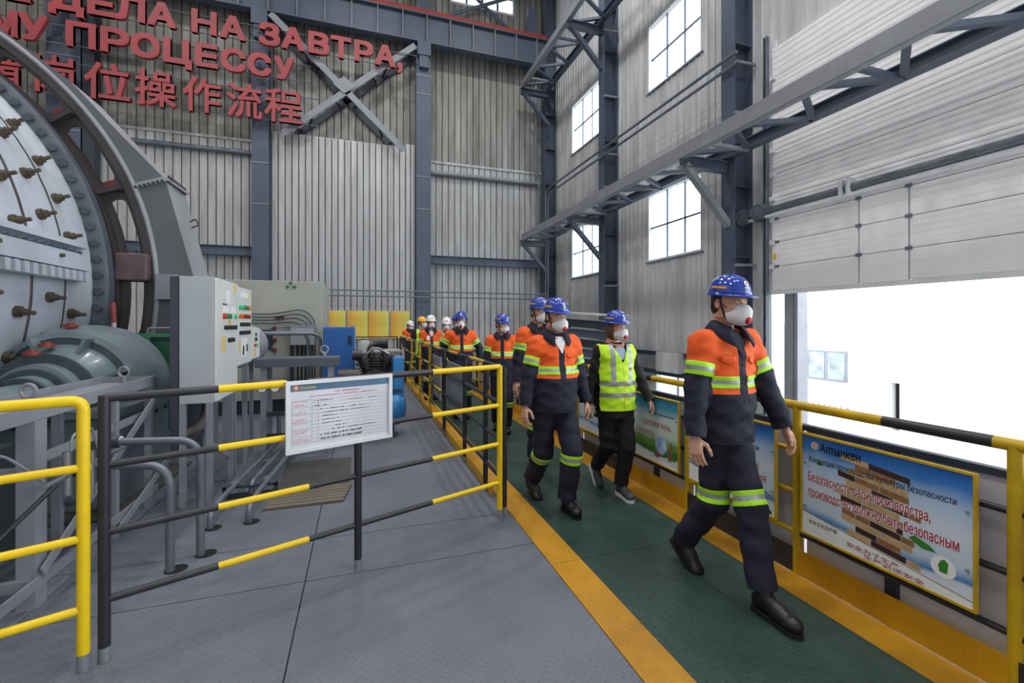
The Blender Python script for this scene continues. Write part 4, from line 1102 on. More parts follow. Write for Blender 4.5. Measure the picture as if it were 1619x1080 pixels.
# bolted joint between the two guard sections
ja = Vector((idn[isplit][0], 6.49, idn[isplit][1])); jb = Vector((od[isplit][0], 6.49, od[isplit][1]))
mk('joint_flange', MB().bar(ja, jb, 0.03, 0.06).bar((jb.x, 6.49, jb.z), (jb.x + 0.02, 7.13, jb.z), 0.06, 0.03), M_GUARDL, gg)
for k in range(7):
    p = ja.lerp(jb, (k + 0.5) / 7); mk('joint_bolt', MB().cyl((p.x, 6.46, p.z - 0.02), (p.x, 6.49, p.z - 0.02), 0.016, 6), M_GEAR, gg)
for k in range(8):
    mk('joint_bolt', MB().cyl((jb.x + 0.02, 6.55 + 0.075 * k, jb.z - 0.03), (jb.x + 0.02, 6.55 + 0.075 * k, jb.z + 0.06), 0.016, 6), M_GEAR, gg)
mk('lifting_lug', MB().tube(fillet([(-2.17, 7.0, 2.95), (-2.08, 7.0, 3.0), (-2.05, 7.0, 2.92), (-2.14, 7.0, 2.88)], 0.02), 0.01, 6), M_GEAR, gg)
mk('oil_valve', MB().box((-2.3, 6.36, 1.9), (-2.1, 6.5, 2.2)).sphere((-2.06, 6.36, 1.72), 0.06, 10, 6), M_STEELL, gg)

# ------------------------------------------------------------------ gear reducer and motor
M_RED1 = mat('reducer_paint', (118, 134, 142), 0.35, 0.1, 0.10, 4.0, tint=(92, 104, 110), coat=0.2)
M_RED2 = mat('reducer_flange_paint', (74, 86, 92), 0.4, 0.1, 0.12, 5.0)
RX, RZ = -2.55, 0.98
rd = thing('gear_reducer', (RX, 5.1, 0), 'grey-blue bell-shaped gear reducer with stepped flanges in front of the mill', 'gearbox')
def lr(prof, n=56): return lathe_y(prof, n, RX, RZ)
mk('bell_housing', lr([(0.50, 5.16), (0.555, 5.18), (0.565, 5.24), (0.60, 5.40), (0.615, 5.62), (0.60, 5.78), (0.3, 5.8)]), M_RED1, rd, smooth=True)
mk('bell_face', lr([(0.30, 5.14), (0.40, 5.15), (0.50, 5.17)]), M_RED2, rd, smooth=True)
mk('bell_neck', lr([(0.34, 4.88), (0.36, 5.0), (0.44, 5.15)]), M_RED1, rd, smooth=True)
for r, y, r0 in ((0.372, 4.84, 0.29), (0.255, 4.70, 0.20), (0.192, 4.57, 0.15)):
    mk('flange', lr([(r0, y), (r, y), (r, y + 0.035), (r0, y + 0.035)]), M_RED2, rd, smooth=True)
    for k in range(16):
        a = 2 * PI * k / 16
        mk('flange_bolt', MB().cyl((RX + (r - 0.025) * math.cos(a), y - 0.014, RZ + (r - 0.025) * math.sin(a)), (RX + (r - 0.025) * math.cos(a), y, RZ + (r - 0.025) * math.sin(a)), 0.011, 6), M_RED2, rd)
mk('step_body', lr([(0.23, 4.735), (0.285, 4.74), (0.295, 4.84)]), M_RED1, rd, smooth=True)
mk('step_body', lr([(0.17, 4.605), (0.20, 4.61), (0.205, 4.70)]), M_RED1, rd, smooth=True)
mk('input_body', lr([(0.02, 4.2), (0.13, 4.2), (0.15, 4.3), (0.15, 4.57)]), M_RED1, rd, smooth=True)
for dg in (22, 68, 112, 155):
    a = math.radians(dg); rad = Vector((math.cos(a), 0, math.sin(a))); tan = Vector((-math.sin(a), 0, math.cos(a)))
    mk('bell_rib', MB().obox(Vector((RX, 5.1, RZ)) + rad * 0.45, rad * 0.085, tan * 0.014, (0, 0.06, 0)), M_RED1, rd)
mk('pedestal', MB().box((-3.25, 4.75, 0.02), (-1.99, 5.85, 0.82)).box((-3.3, 4.7, 0.80), (-1.95, 5.9, 0.88)), M_RED1, rd, bevel=0.01)
for k in range(5):
    mk('pedestal_bolt', MB().cyl((-1.985, 4.85 + k * 0.22, 0.72), (-1.965, 4.85 + k * 0.22, 0.72), 0.018, 8), M_RED2, rd)
for x, y, z in ((-2.60, 5.35, 1.57), (-2.62, 5.05, 1.40), (-2.62, 4.86, 1.34)):
    mk('filler_cap', MB().cyl((x, y, z), (x, y, z + 0.03), 0.055, 12).cyl((x, y, z + 0.03), (x, y, z + 0.045), 0.03, 10), mat('red_cap', (150, 62, 52), 0.5, 0, 0.1), rd, smooth=True)
mk('foundation_block', MB().box((-3.6, 4.5, -0.012), (-1.85, 6.1, 0.02)), mat('oily_concrete', (84, 82, 80), 0.7, 0, 0.2, 3.0), rd)
mo = thing('drive_motor', (-2.55, 3.9, 0), 'dark blue finned motor coupled to the reducer at the left picture edge', 'motor')
M_MOT = mat('motor_blue', (42, 78, 104), 0.4, 0.1, 0.12, 5.0)
mk('motor_body', lathe_y([(0.02, 3.3), (0.15, 3.3), (0.17, 3.4), (0.17, 4.08), (0.12, 4.15), (0.02, 4.15)], 24, RX, RZ), M_MOT, mo, smooth=True)
for k in range(18):
    a = 2 * PI * k / 18; rad = Vector((math.cos(a), 0, math.sin(a))); tan = Vector((-math.sin(a), 0, math.cos(a)))
    mk('cooling_fin', MB().obox(Vector((RX, 3.74, RZ)) + rad * 0.18, rad * 0.022, tan * 0.004, (0, 0.3, 0)), M_MOT, mo)
mk('terminal_box', MB().box((-2.42, 3.6, 1.06), (-2.3, 3.85, 1.2)), M_MOT, mo, bevel=0.01)
mk('motor_stand', MB().box((-2.8, 3.3, 0.0), (-2.3, 4.15, 0.76)), M_RED2, mo)

# measuring stick and green coupling guard
st = thing('marker_pole', (-2.40, 5.95, 0), 'thin red and white marker pole standing behind the reducer', 'pole')
mk('pole_white', MB().tube([(-2.585, 6.1, 0), (-2.585, 6.1, 1.62)], 0.022, 8), M_WHITEP, st); mk('pole_red', MB().tube([(-2.585, 6.1, 1.62), (-2.595, 6.1, 1.84)], 0.024, 8), M_RED, st)
gr = thing('coupling_guard', (-2.2, 6.15, 0), 'green painted sheet guard between the reducer and the control cabinet', 'machine guard')
M_GRN = mat('machine_green', (52, 112, 86), 0.45, 0, 0.12, 4.0, tint=(38, 84, 64))
mk('guard_sheet', MB().box((-2.2, 5.95, 0.3), (-1.93, 5.97, 1.47)), M_GRN, gr)
mk('guard_rim', MB().box((-2.62, 5.92, 1.46), (-1.9, 5.99, 1.5)).box((-2.23, 5.92, 0.3), (-2.19, 5.99, 1.46)).box((-1.95, 5.92, 0.3), (-1.91, 5.99, 1.46)).box((-2.2, 5.93, 1.12), (-1.93, 5.98, 1.15)), mat('machine_green_light', (74, 146, 112), 0.45, 0, 0.06), gr)
mk('grab_bar', MB().tube(fillet([(-2.22, 5.95, 1.5), (-2.22, 5.95, 1.56), (-1.95, 5.95, 1.56), (-1.95, 5.95, 1.5)], 0.03), 0.012, 6), M_STEELL, gr)

# ------------------------------------------------------------------ service frame in front of the reducer
M_FRM = mat('frame_grey', (146, 150, 160), 0.45, 0.1, 0.08, 5.0)
sf = thing('service_stand', (-1.9, 3.7, 0), 'grey angle-iron frame with a tray top standing in front of the reducer', 'frame')
mk('tray', MB().box((-2.104, 2.31, 1.085), (-1.746, 4.794, 1.095)).box((-1.745, 2.3, 1.06), (-1.728, 4.81, 1.145)).box((-2.12, 2.3, 1.06), (-2.105, 4.81, 1.15)).box((-2.104, 4.795, 1.062), (-1.746, 4.81, 1.143)), M_FRM, sf)
def leg(x, y, w=0.05, d=0.05): return MB().box((x - d, y, 0), (x - 0.0125, y + 0.012, 1.058)).box((x - 0.012, y, 0), (x, y + w, 1.058))
mk('leg', leg(-1.73, 3.235, 0.10, 0.085), M_FRM, sf)
for y in (4.11, 4.7): mk('leg', leg(-1.73, y), M_FRM, sf)
for y in (3.24, 4.11): mk('leg', leg(-2.06, y, 0.05, 0.05), M_FRM, sf)
mk('lower_beam', MB().box((-1.729, 2.3, 0.12), (-1.715, 4.81, 0.18)), M_FRM, sf)
mk('lower_beam', MB().box((-2.12, 3.20, 0.12), (-1.74, 3.234, 0.18)), M_FRM, sf)
mk('diagonal_brace', MB().bar((-1.705, 3.25, 0.2), (-1.705, 4.75, 0.98), 0.012, 0.055), M_FRM, sf)
mk('diagonal_brace', MB().bar((-1.70, 4.1, 0.08), (-1.68, 6.2, 0.75), 0.012, 0.055), M_FRM, sf)
mk('cross_beam', MB().box((-2.1, 3.25, 0.74), (-1.76, 3.27, 0.80)).box((-1.757, 3.25, 0.8), (-1.743, 4.75, 0.86)), M_FRM, sf)
for i, (x, y) in enumerate(((-1.93, 3.55), (-1.93, 4.72))):
    t = thing('eye_bolt', (x, y, 1.09), ('nearer' if i == 0 else 'farther') + ' galvanised lifting eye bolt standing on the tray of the service frame', 'eye bolt', 'eye bolts')
    mk('shank', MB().cyl((x, y, 1.096), (x, y, 1.15), 0.022, 10), M_SOCK, t, smooth=True)
    mk('ring', MB().tube([(x + 0.042 * math.cos(q * PI / 10), y - 0.012 * math.cos(q * PI / 10), 1.19 + 0.042 * math.sin(q * PI / 10)) for q in range(20)], 0.012, 8, closed=True), M_SOCK, t, smooth=True)

# air regulator with gauges under the tray
M_CHR = mat('brushed_metal', (170, 172, 176), 0.28, 0.8, 0.08)
M_DIAL = mat('dial_white', (232, 232, 230), 0.3, 0, 0)
rgq = thing('air_regulator', (-1.62, 3.55, 0.5), 'air regulator with round pressure gauges and thin hoses under the service frame', 'regulator')
mk('manifold', MB().cyl((-1.62, 3.1, 0.72), (-1.62, 4.0, 0.72), 0.016, 10).cyl((-1.62, 3.3, 0.55), (-1.62, 3.3, 0.86), 0.022, 10).cyl((-1.62, 3.55, 0.52), (-1.62, 3.55, 0.8), 0.018, 10), M_CHR, rgq, smooth=True)
for y, z, r in ((3.76, 0.80, 0.042), (3.36, 0.74, 0.045), (3.28, 0.58, 0.03)):
    g = mk('gauge', MB().cyl((-1.61, y, z), (-1.555, y, z), r, 18), M_STEELD, rgq, smooth=True)
    mk('dial', MB().cyl((-1.556, y, z), (-1.552, y, z), r * 0.86, 18), M_DIAL, g); mk('needle', MB().bar((-1.549, y, z - r * 0.1), (-1.549, y + r * 0.3, z + r * 0.55), 0.003, 0.004), M_INKK, g)
mk('hose', MB().tube(fillet([(-1.6, 3.3, 0.86), (-1.6, 3.3, 0.95), (-1.6, 3.5, 0.97), (-1.6, 3.58, 0.8)], 0.06), 0.007, 6), M_STEELL, rgq)
mk('hose', MB().tube(fillet([(-1.62, 3.1, 0.75), (-1.7, 2.9, 0.98), (-1.8, 2.6, 0.92), (-1.9, 2.3, 0.9)], 0.1), 0.007, 6), M_STEELL, rgq)
mk('hose', MB().tube(fillet([(-1.62, 3.2, 0.7), (-1.75, 3.0, 0.5), (-1.9, 2.8, 0.25), (-2.1, 2.6, 0.02)], 0.1), 0.012, 6), M_BLK, rgq)

G_BP = 'bent pipes rising from the floor'
M_HOLE = mat('floor_hole_shade', (12, 12, 14), 0.9, 0, 0)  # flat dark discs stand in for the shade in the pipe holes
for i, (x, y, z, xl, r) in enumerate(((-1.175, 3.47, 0.69, -1.62, 0.026), (-1.055, 3.64, 0.80, -1.62, 0.026))):
    t = thing('bent_pipe', (x, y, 0), ('nearer' if i == 0 else 'farther') + ' grey pipe rising from a floor hole and bending left to the regulator', 'pipe', G_BP)
    mk('pipe', MB().tube(fillet([(x, y, 0.0), (x, y, z), (xl, y + 0.12, z)], 0.16, 8), r, 12), M_PIPE, t, smooth=True)
    mk('hole_shade_disc', MB().lathe([(0.0005, 0.0006), (0.065, 0.0006), (0.065, 0.0)], (x + 0.03, y + 0.01, 0.0008), (0, 0, 1), 18), M_HOLE, t)
G_FP = 'low floor pipes'
for i, (pts, nm) in enumerate((([(-1.12, 4.09, 0), (-1.12, 4.09, 0.12), (-1.12, 4.35, 0.13), (-0.98, 6.3, 0.13), (-0.98, 6.3, 0.5)], 'left low pipe leaving the floor and running back past the cabinets'),
                               ([(-0.86, 4.12, 0), (-0.86, 4.12, 0.12), (-0.86, 4.4, 0.13), (-0.74, 6.2, 0.13)], 'right low pipe leaving the floor and running back beside the wooden boards'),
                               ([(-0.97, 4.75, 0.02), (-0.97, 4.75, 0.12), (-0.95, 5.0, 0.13), (-0.85, 6.25, 0.13)], 'short middle low pipe between the other two on the floor'))):
    t = thing('floor_pipe', tuple(pts[0]), nm, 'pipe', G_FP)
    mk('pipe', MB().tube(fillet(pts, 0.1, 6), 0.024, 10), M_PIPE, t, smooth=True)
    p = pts[2]; mk('collar', MB().cyl((p[0], p[1] + 0.3, 0.13), (p[0] + 0.01, p[1] + 0.4, 0.13), 0.033, 12), M_PIPE, t, smooth=True)
    mk('hole_shade_disc', MB().lathe([(0.0005, 0.0006), (0.06, 0.0006), (0.06, 0)], (pts[0][0] + 0.02, pts[0][1], 0.0008), (0, 0, 1), 16), M_HOLE, t)
mk('pipe_saddle', MB().box((-1.2, 4.72, 0), (-0.75, 4.78, 0.03)).box((-1.2, 4.72, 0.03), (-1.17, 4.78, 0.11)).box((-0.78, 4.72, 0.03), (-0.75, 4.78, 0.11)).box((-1.2, 4.72, 0.09), (-0.75, 4.78, 0.105)), M_STEELD, None, 'dark angle saddle holding the low pipes above the floor', 'pipe bracket')

# ------------------------------------------------------------------ control cabinets
M_CAB = mat('cabinet_grey', (176, 182, 188), 0.4, 0, 0.04, 2.0)
M_CABW = mat('cabinet_door_lit', (216, 218, 216), 0.35, 0, 0.03, 2.0)  # door paler than the body: light from the right put into the colour
M_CABD = mat('cabinet_dark', (66, 66, 80), 0.45, 0, 0.06)
BTN = {'r': (206, 44, 36), 'g': (30, 120, 80), 'G': (40, 200, 130), 'k': (34, 30, 34), 'o': (214, 110, 24), 'm': (120, 34, 30), 'y': (224, 196, 120), 'w': (236, 238, 240)}
MBT = {k: mat('button_' + k, v, 0.35, 0, 0) for k, v in BTN.items()}
def cabinet(name, y0, y1, z0, z1, label, btns, tags):
    t = thing(name, (-1.36, (y0 + y1) / 2, 0), label, 'cabinet', 'control cabinets')
    mk('body', MB().box((-1.493, y0, z0), (-1.236, y1, z1)), M_CAB, t, bevel=0.006)
    d = mk('door', MB().box((-1.234, y0 + 0.008, z0 + 0.01), (-1.214, y1 - 0.004, z1 - 0.004)), M_CABW, t, bevel=0.004)
    for c, y, z, r in btns:
        b = MB().cyl((-1.214, y, z), (-1.196, y, z), r, 12); mk('button', b, MBT[c], d, smooth=True)
    for c, y, z, w, h in tags: mk('label_plate', MB().box((-1.2138, y - w / 2, z - h / 2), (-1.211, y + w / 2, z + h / 2)), MBT[c], d)
    return t
b1 = [('r', 4.82, 1.677, 0.028)] + [('g', 4.92 + 0.105 * k, 1.678, 0.026) for k in range(2)] + [('G', 5.22, 1.683, 0.026)] + [('k', 4.86 + 0.09 * k, 1.57, 0.022) for k in range(5)] + [('k', 4.98 + 0.08 * k, 1.448, 0.022) for k in range(3)]
c1 = cabinet('control_cabinet', 4.6, 5.325, 0.905, 2.02, 'tall pale control cabinet nearest the camera beside the reducer', b1, [('w', 4.98, 1.86, 0.12, 0.12), ('y', 4.82, 1.42, 0.12, 0.14), ('y', 5.22, 1.96, 0.10, 0.07), ('w', 4.9, 1.74, 0.2, 0.06), ('k', 4.86, 1.79, 0.14, 0.012), ('w', 5.15, 1.74, 0.16, 0.06), ('o', 5.03, 1.62, 0.03, 0.04), ('y', 4.98, 1.62, 0.03, 0.04)])
b2 = [('G', 5.40 + 0.1 * k, 1.783, 0.025) for k in range(2)] + [('g', 5.60, 1.783, 0.025), ('g', 5.70, 1.785, 0.025), ('o', 5.82, 1.787, 0.025)] + [('o', 5.40, 1.687, 0.024), ('o', 5.50, 1.687, 0.024), ('m', 5.60, 1.687, 0.024), ('m', 5.70, 1.687, 0.024), ('m', 5.81, 1.687, 0.024)] + [('k', 5.44 + 0.092 * k, 1.6, 0.022) for k in range(5)] + [('k', 5.41 + 0.1 * k, 1.51, 0.022) for k in range(5)]
c2 = cabinet('control_cabinet', 5.34, 5.95, 1.16, 2.0, 'second pale control cabinet, behind the tallest one, with green and red lamps', b2, [('w', 5.62, 1.92, 0.3, 0.06), ('y', 5.86, 1.93, 0.08, 0.06), ('w', 5.62, 1.35, 0.25, 0.2), ('y', 5.40, 1.38, 0.06, 0.12), ('g', 5.56, 1.32, 0.06, 0.1), ('g', 5.72, 1.34, 0.06, 0.08)])
c3 = cabinet('control_cabinet', 5.96, 6.40, 1.18, 1.56, 'small pale control box, third in the row of cabinets', [('g', 6.15, 1.48, 0.02), ('k', 6.15, 1.42, 0.022), ('r', 6.1, 1.35, 0.02), ('G', 6.2, 1.35, 0.02)], [('y', 6.1, 1.26, 0.1, 0.08), ('w', 6.28, 1.26, 0.1, 0.09)])
mk('backplate', MB().box((-1.56, 4.6, 0.5), (-1.497, 5.3, 2.015)), M_CABD, c1)
for x, y, z in ((-1.47, 4.62, 0.905), (-1.27, 4.62, 0.905), (-1.27, 5.28, 0.905), (-1.47, 5.28, 0.905)): mk('leg', MB().box((x - 0.022, y - 0.022, 0), (x + 0.022, y + 0.022, z)), M_FRM, c1)
mk('leg_brace', MB().bar((-1.27, 4.62, 0.55), (-1.27, 5.28, 0.25), 0.012, 0.05), M_FRM, c1)
for x, y, z in ((-1.27, 5.4, 1.16), (-1.27, 5.9, 1.16), (-1.47, 5.9, 1.16)): mk('leg', MB().box((x - 0.022, y - 0.022, 0), (x + 0.022, y + 0.022, z)), M_FRM, c2)
for x, y in ((-1.3, 6.0), (-1.3, 6.36)): mk('leg', MB().box((x - 0.02, y - 0.02, 0), (x + 0.02, y + 0.02, 1.18)), M_FRM, c3)
mk('conduit_bundle', MB().tube(fillet([(-1.36, 4.9, 0.905), (-1.36, 4.9, 0.74), (-1.42, 4.75, 0.64), (-1.6, 4.7, 0.62)], 0.1), 0.05, 10), mat('hose_grey', (104, 102, 98), 0.6, 0, 0.1), c1, smooth=True)

# ------------------------------------------------------------------ beige enclosure with piping
M_BEI = mat('enclosure_beige', (170, 172, 164), 0.5, 0, 0.05, 1.5)
M_MAR = mat('maroon_knob', (98, 44, 40), 0.5, 0, 0.1)
en = thing('machine_enclosure', (-2.0, 9.9, 0), 'large beige sheet metal machine enclosure behind the control cabinets', 'enclosure')
mk('body', MB().box((-3.4, 9.0, 0.25), (-0.675, 10.8, 2.385)), M_BEI, en, bevel=0.01)
mk('plinth', MB().box((-3.3, 9.05, 0), (-0.75, 10.7, 0.25)), M_STEELD, en)
for dx, dz in ((0, 0.05), (-0.055, -0.02), (0.06, -0.02)): mk('vent_knob', MB().cyl((-1.205 + dx, 9.0, 2.3 + dz), (-1.205 + dx, 8.97, 2.3 + dz), 0.026, 12), MATS['machine_green'], en)
mk('access_hatch', MB().box((-1.78, 8.98, 1.15), (-1.50, 9.0, 1.50)), M_STEELD, en)
for x, z in ((-1.80, 1.53), (-1.47, 1.53), (-1.47, 1.32), (-1.47, 1.14), (-1.42, 1.72), (-1.34, 1.72)): mk('clamp_knob', MB().cyl((x, 9.0, z), (x, 8.95, z), 0.035, 10), M_MAR, en, smooth=True)
for k in range(4):
    z = 1.80 - 0.055 * k; xx = -0.80 - 0.045 * k
    mk('cable', MB().tube(fillet([(-2.4, 8.93, z), (-1.5, 8.93, z - 0.02), (xx - 0.2, 8.93, z + 0.08 - 0.02 * k), (xx, 8.93, z - 0.1), (xx, 8.93, 0.3)], 0.14, 6), 0.011, 6), M_STEELD, en, smooth=True)
jb_ = thing('junction_box', (-0.98, 8.9, 0.0), 'pale junction box with dark cables on a stand before the beige enclosure', 'box')
mk('box_body', MB().box((-1.18, 8.78, 1.23), (-0.80, 8.92, 1.56)), M_CAB, jb_, bevel=0.006); mk('box_lid', MB().box((-1.19, 8.77, 1.55), (-0.79, 8.92, 1.59)), M_STEELL, jb_)
for k in range(3): mk('cable', MB().tube([(-1.08 + 0.07 * k, 8.85, 1.23), (-1.07 + 0.06 * k, 8.85, 0.6), (-1.1 + 0.09 * k, 8.85, 0.0)], 0.016, 6), M_BLK, jb_, smooth=True)
mk('stand', MB().box((-1.2, 8.82, 0), (-1.14, 8.88, 1.23)), M_STEELD, jb_)
for i, (x1, z, y) in enumerate(((-0.88, 1.455, 8.6), (-0.66, 1.44, 8.4))):
    mk('pipe_loop', MB().tube(fillet([(-2.1, y, z), (x1, y, z), (x1, y, 0.0)], 0.17, 8), 0.028, 10), M_PIPE, None, ('left' if i == 0 else 'right') + ' grey pipe arching over and down before the beige enclosure', 'pipe', 'arched pipes', smooth=True)
mk('round_duct', MB().lathe([(0.02, 0), (0.28, 0), (0.30, 0.05), (0.30, 0.45), (0.02, 0.45)], (-1.60, 7.0, 1.3), (0, 1, 0), 28), M_STEELL, None, 'round grey fan casing just behind the control cabinets', 'fan casing', smooth=True)
tb2 = thing('tray_table', (-0.75, 6.3, 0), 'dark grey steel tray table with a folded edge beside the blue cabinet', 'table')
M_TBL = mat('tray_grey', (88, 96, 106), 0.45, 0.1, 0.08)
mk('table_top', MB().box((-1.18, 5.962, 1.16), (-0.282, 6.42, 1.188)).box((-1.18, 5.94, 1.09), (-0.26, 5.96, 1.19)).box((-0.28, 5.962, 1.09), (-0.26, 6.42, 1.19)), M_TBL, tb2)
for x, y in ((-0.36, 6.02), (-1.10, 6.02), (-0.36, 6.37), (-1.10, 6.37)): mk('leg', MB().box((x - 0.03, y - 0.03, 0), (x + 0.03, y + 0.03, 1.16)), M_FRM, tb2)
mk('stretcher', MB().box((-1.07, 6.0, 0.5), (-0.39, 6.03, 0.55)).box((-1.07, 6.0, 0.25), (-0.39, 6.03, 0.29)), M_STEELD, tb2)
t = thing('eye_bolt', (-0.45, 6.3, 1.19), 'galvanised lifting eye bolt on the dark tray table', 'eye bolt', 'eye bolts')
mk('shank', MB().cyl((-0.45, 6.3, 1.189), (-0.45, 6.3, 1.23), 0.025, 10), M_SOCK, t); mk('ring', MB().tube([(-0.45 + 0.045 * math.cos(q * PI / 10), 6.3, 1.275 + 0.045 * math.sin(q * PI / 10)) for q in range(20)], 0.013, 8, closed=True), M_SOCK, t, smooth=True)
gs = thing('gauge_stand', (-1.0, 5.6, 0), 'small pressure gauges on a pipe stand below the control cabinets', 'gauge')
mk('stand_pipe', MB().tube(fillet([(-0.78, 5.7, 0), (-0.78, 5.7, 0.95), (-1.2, 5.75, 0.95)], 0.1), 0.02, 8), M_PIPE, gs, smooth=True)
for x in (-1.05, -0.92):
    g = mk('gauge', MB().cyl((x, 5.72, 0.88), (x, 5.66, 0.88), 0.05, 16), M_STEELD, gs, smooth=True); mk('dial', MB().cyl((x, 5.66, 0.88), (x, 5.656, 0.88), 0.042, 16), M_DIAL, g)

# ------------------------------------------------------------------ blue cabinet and compressor
M_BLU = mat('cabinet_blue', (38, 96, 164), 0.4, 0, 0.06, 3.0); M_BLUL = mat('tank_blue', (46, 132, 200), 0.3, 0, 0.08, 4.0, coat=0.3)
bc = thing('blue_cabinet', (-0.34, 8.35, 0), 'tall blue electrical cabinet beside the tray table', 'cabinet')
mk('body', MB().box((-0.595, 8.02, 0.0), (-0.105, 8.7, 1.555)), M_BLU, bc, bevel=0.008); mk('door', MB().box((-0.585, 8.0, 0.04), (-0.115, 8.02, 1.535)), M_BLU, bc, bevel=0.004)
mk('lit_side', MB().box((-0.105, 8.05, 0.02), (-0.09, 8.66, 1.54)), mat('lit_side_blue', (130, 160, 190), 0.4, 0, 0.05), bc)  # pale sheet puts the light on the right side into the colour
mk('handle', MB().box((-0.17, 7.975, 1.25), (-0.15, 8.0, 1.42)), M_BLK, bc); mk('handle', MB().box((-0.20, 7.98, 1.28), (-0.185, 8.0, 1.40)), M_BLK, bc)
for x in (-0.57, -0.46, -0.13): mk('lifting_eye', MB().tube([(x + 0.022 * math.cos(q * PI / 6), 8.2, 1.575 + 0.022 * math.sin(q * PI / 6)) for q in range(12)], 0.007, 6, closed=True), M_SOCK, bc)
mk('switch_box', MB().box((0.0, 8.3, 0.9), (0.14, 8.42, 1.32)).box((0.05, 8.33, 0), (0.09, 8.37, 0.9)), M_CABW, None, 'narrow white switch box on a post beside the blue cabinet', 'switch box')
cp = thing('air_compressor', (0.1, 6.85, 0), 'piston air compressor with a dark dirty pump on a bright blue tank', 'compressor')
M_PUMP = mat('pump_grime', (66, 64, 62), 0.6, 0.2, 0.25, 9.0, tint=(36, 34, 34), bump=0.6, bscale=30)
mk('tank', MB().lathe([(0.005, -0.08), (0.12, -0.065), (0.2, -0.03), (0.245, 0.03), (0.25, 0.08), (0.25, 1.12), (0.245, 1.17), (0.2, 1.23), (0.12, 1.265), (0.005, 1.28)], (-0.65, 6.75, 0.39), (1, 0, 0), 32), M_BLUL, cp, smooth=True)
for x in (-0.45, 0.40): mk('foot', MB().box((x - 0.05, 6.58, 0.0), (x + 0.05, 6.92, 0.19)), M_STEELD, cp)
mk('deck', MB().box((-0.55, 6.6, 0.64), (0.55, 6.95, 0.67)), M_STEELD, cp)
for k, (x, tilt) in enumerate(((0.02, -0.35), (0.2, 0.0), (0.38, 0.35))):
    ax = Vector((math.sin(tilt), 0, math.cos(tilt))); base = Vector((0.2 + 0.2 * math.sin(tilt), 6.85, 0.82))
    cyl = MB().cyl(base, base + ax * 0.3, 0.075, 14)
    mk('pump_cylinder', cyl, M_PUMP, cp, smooth=True)
    for q in range(6): mk('cooling_fin', MB().cyl(base + ax * (0.06 + 0.04 * q), base + ax * (0.07 + 0.04 * q), 0.115, 14), M_PUMP, cp)
    mk('cylinder_head', MB().cyl(base + ax * 0.3, base + ax * 0.37, 0.10, 8), M_PUMP, cp)
mk('crankcase', MB().cyl((0.2, 6.70, 0.8), (0.2, 6.98, 0.8), 0.16, 18), M_PUMP, cp, smooth=True)
mk('pump_motor', MB().cyl((-0.3, 6.7, 0.84), (-0.02, 6.7, 0.84), 0.14, 18), M_BLK, cp, smooth=True)
mk('air_filter', MB().cyl((0.02, 6.8, 1.16), (-0.12, 6.8, 1.16), 0.07, 14), M_BLK, cp, smooth=True)
mk('delivery_pipe', MB().tube(fillet([(0.05, 6.8, 1.15), (0.2, 6.76, 1.28), (0.42, 6.8, 1.15), (0.48, 6.8, 0.66)], 0.08), 0.018, 8), M_CHR, cp, smooth=True)
mk('belt_guard', MB().box((0.43, 6.62, 0.55), (0.585, 6.95, 1.13)), M_BLUL, cp, bevel=0.02)
bg = thing('engine_assembly', (0.15, 8.0, 0), 'dark greasy machine with a pump and motor behind the compressor', 'machine')
mk('engine_block', MB().box((0.06, 7.65, 0.3), (0.5, 8.15, 0.95)).cyl((0.2, 7.65, 1.0), (0.2, 8.1, 1.0), 0.13, 14), M_PUMP, bg, bevel=0.02)
mk('blower', MB().cyl((0.2, 7.9, 1.28), (0.42, 7.9, 1.28), 0.09, 14), M_BLK, bg, smooth=True)
mk('manifold', MB().tube(fillet([(0.12, 7.8, 1.0), (0.12, 7.8, 1.25), (0.3, 7.85, 1.3), (0.4, 7.9, 1.0)], 0.08), 0.03, 8), M_PUMP, bg, smooth=True)
mk('base_frame', MB().box((0.0, 7.6, 0.0), (0.56, 8.2, 0.3)), M_STEELD, bg)
mk('pale_crate', MB().box((0.35, 12.4, 0), (1.0, 13.2, 0.85)).box((0.32, 12.37, 0.85), (1.03, 13.23, 0.9)), M_CAB, None, 'pale grey metal chest at the far end of the machine bay', 'chest')

# ------------------------------------------------------------------ boards and mat on the floor
M_PLK = mat('weathered_plank', (112, 106, 92), 0.75, 0, 0.16, 3.0, tint=(78, 72, 62), stretch=(1, 14, 1))
pl = thing('plank_mat', (-0.46, 4.5, 0), 'weathered wooden plank mat lying on the floor behind the front rail', 'mat')
for k in range(6):
    mk('plank', MB().box((-0.80 + 0.005 * k, 4.32 + 0.075 * k, 0.001), (-0.15 + 0.012 * k, 4.385 + 0.075 * k, 0.022)), M_PLK, pl)
rm = thing('ribbed_mat', (-0.4, 5.3, 0), 'grey ribbed rubber mat on the floor beyond the wooden planks', 'mat')
M_RUB = mat('rubber_grey', (92, 92, 92), 0.7, 0, 0.12, 4.0)
mk('mat_sheet', MB().box((-0.78, 4.80, 0.001), (-0.10, 5.75, 0.008)), M_RUB, rm)
for k in range(24): mk('mat_rib', MB().box((-0.77, 4.82 + 0.038 * k, 0.008), (-0.11, 4.835 + 0.038 * k, 0.013)), M_RUB, rm)

# ================================================================== people
def _n(v): v = np.asarray(v, float); return v / (np.linalg.norm(v) + 1e-9)

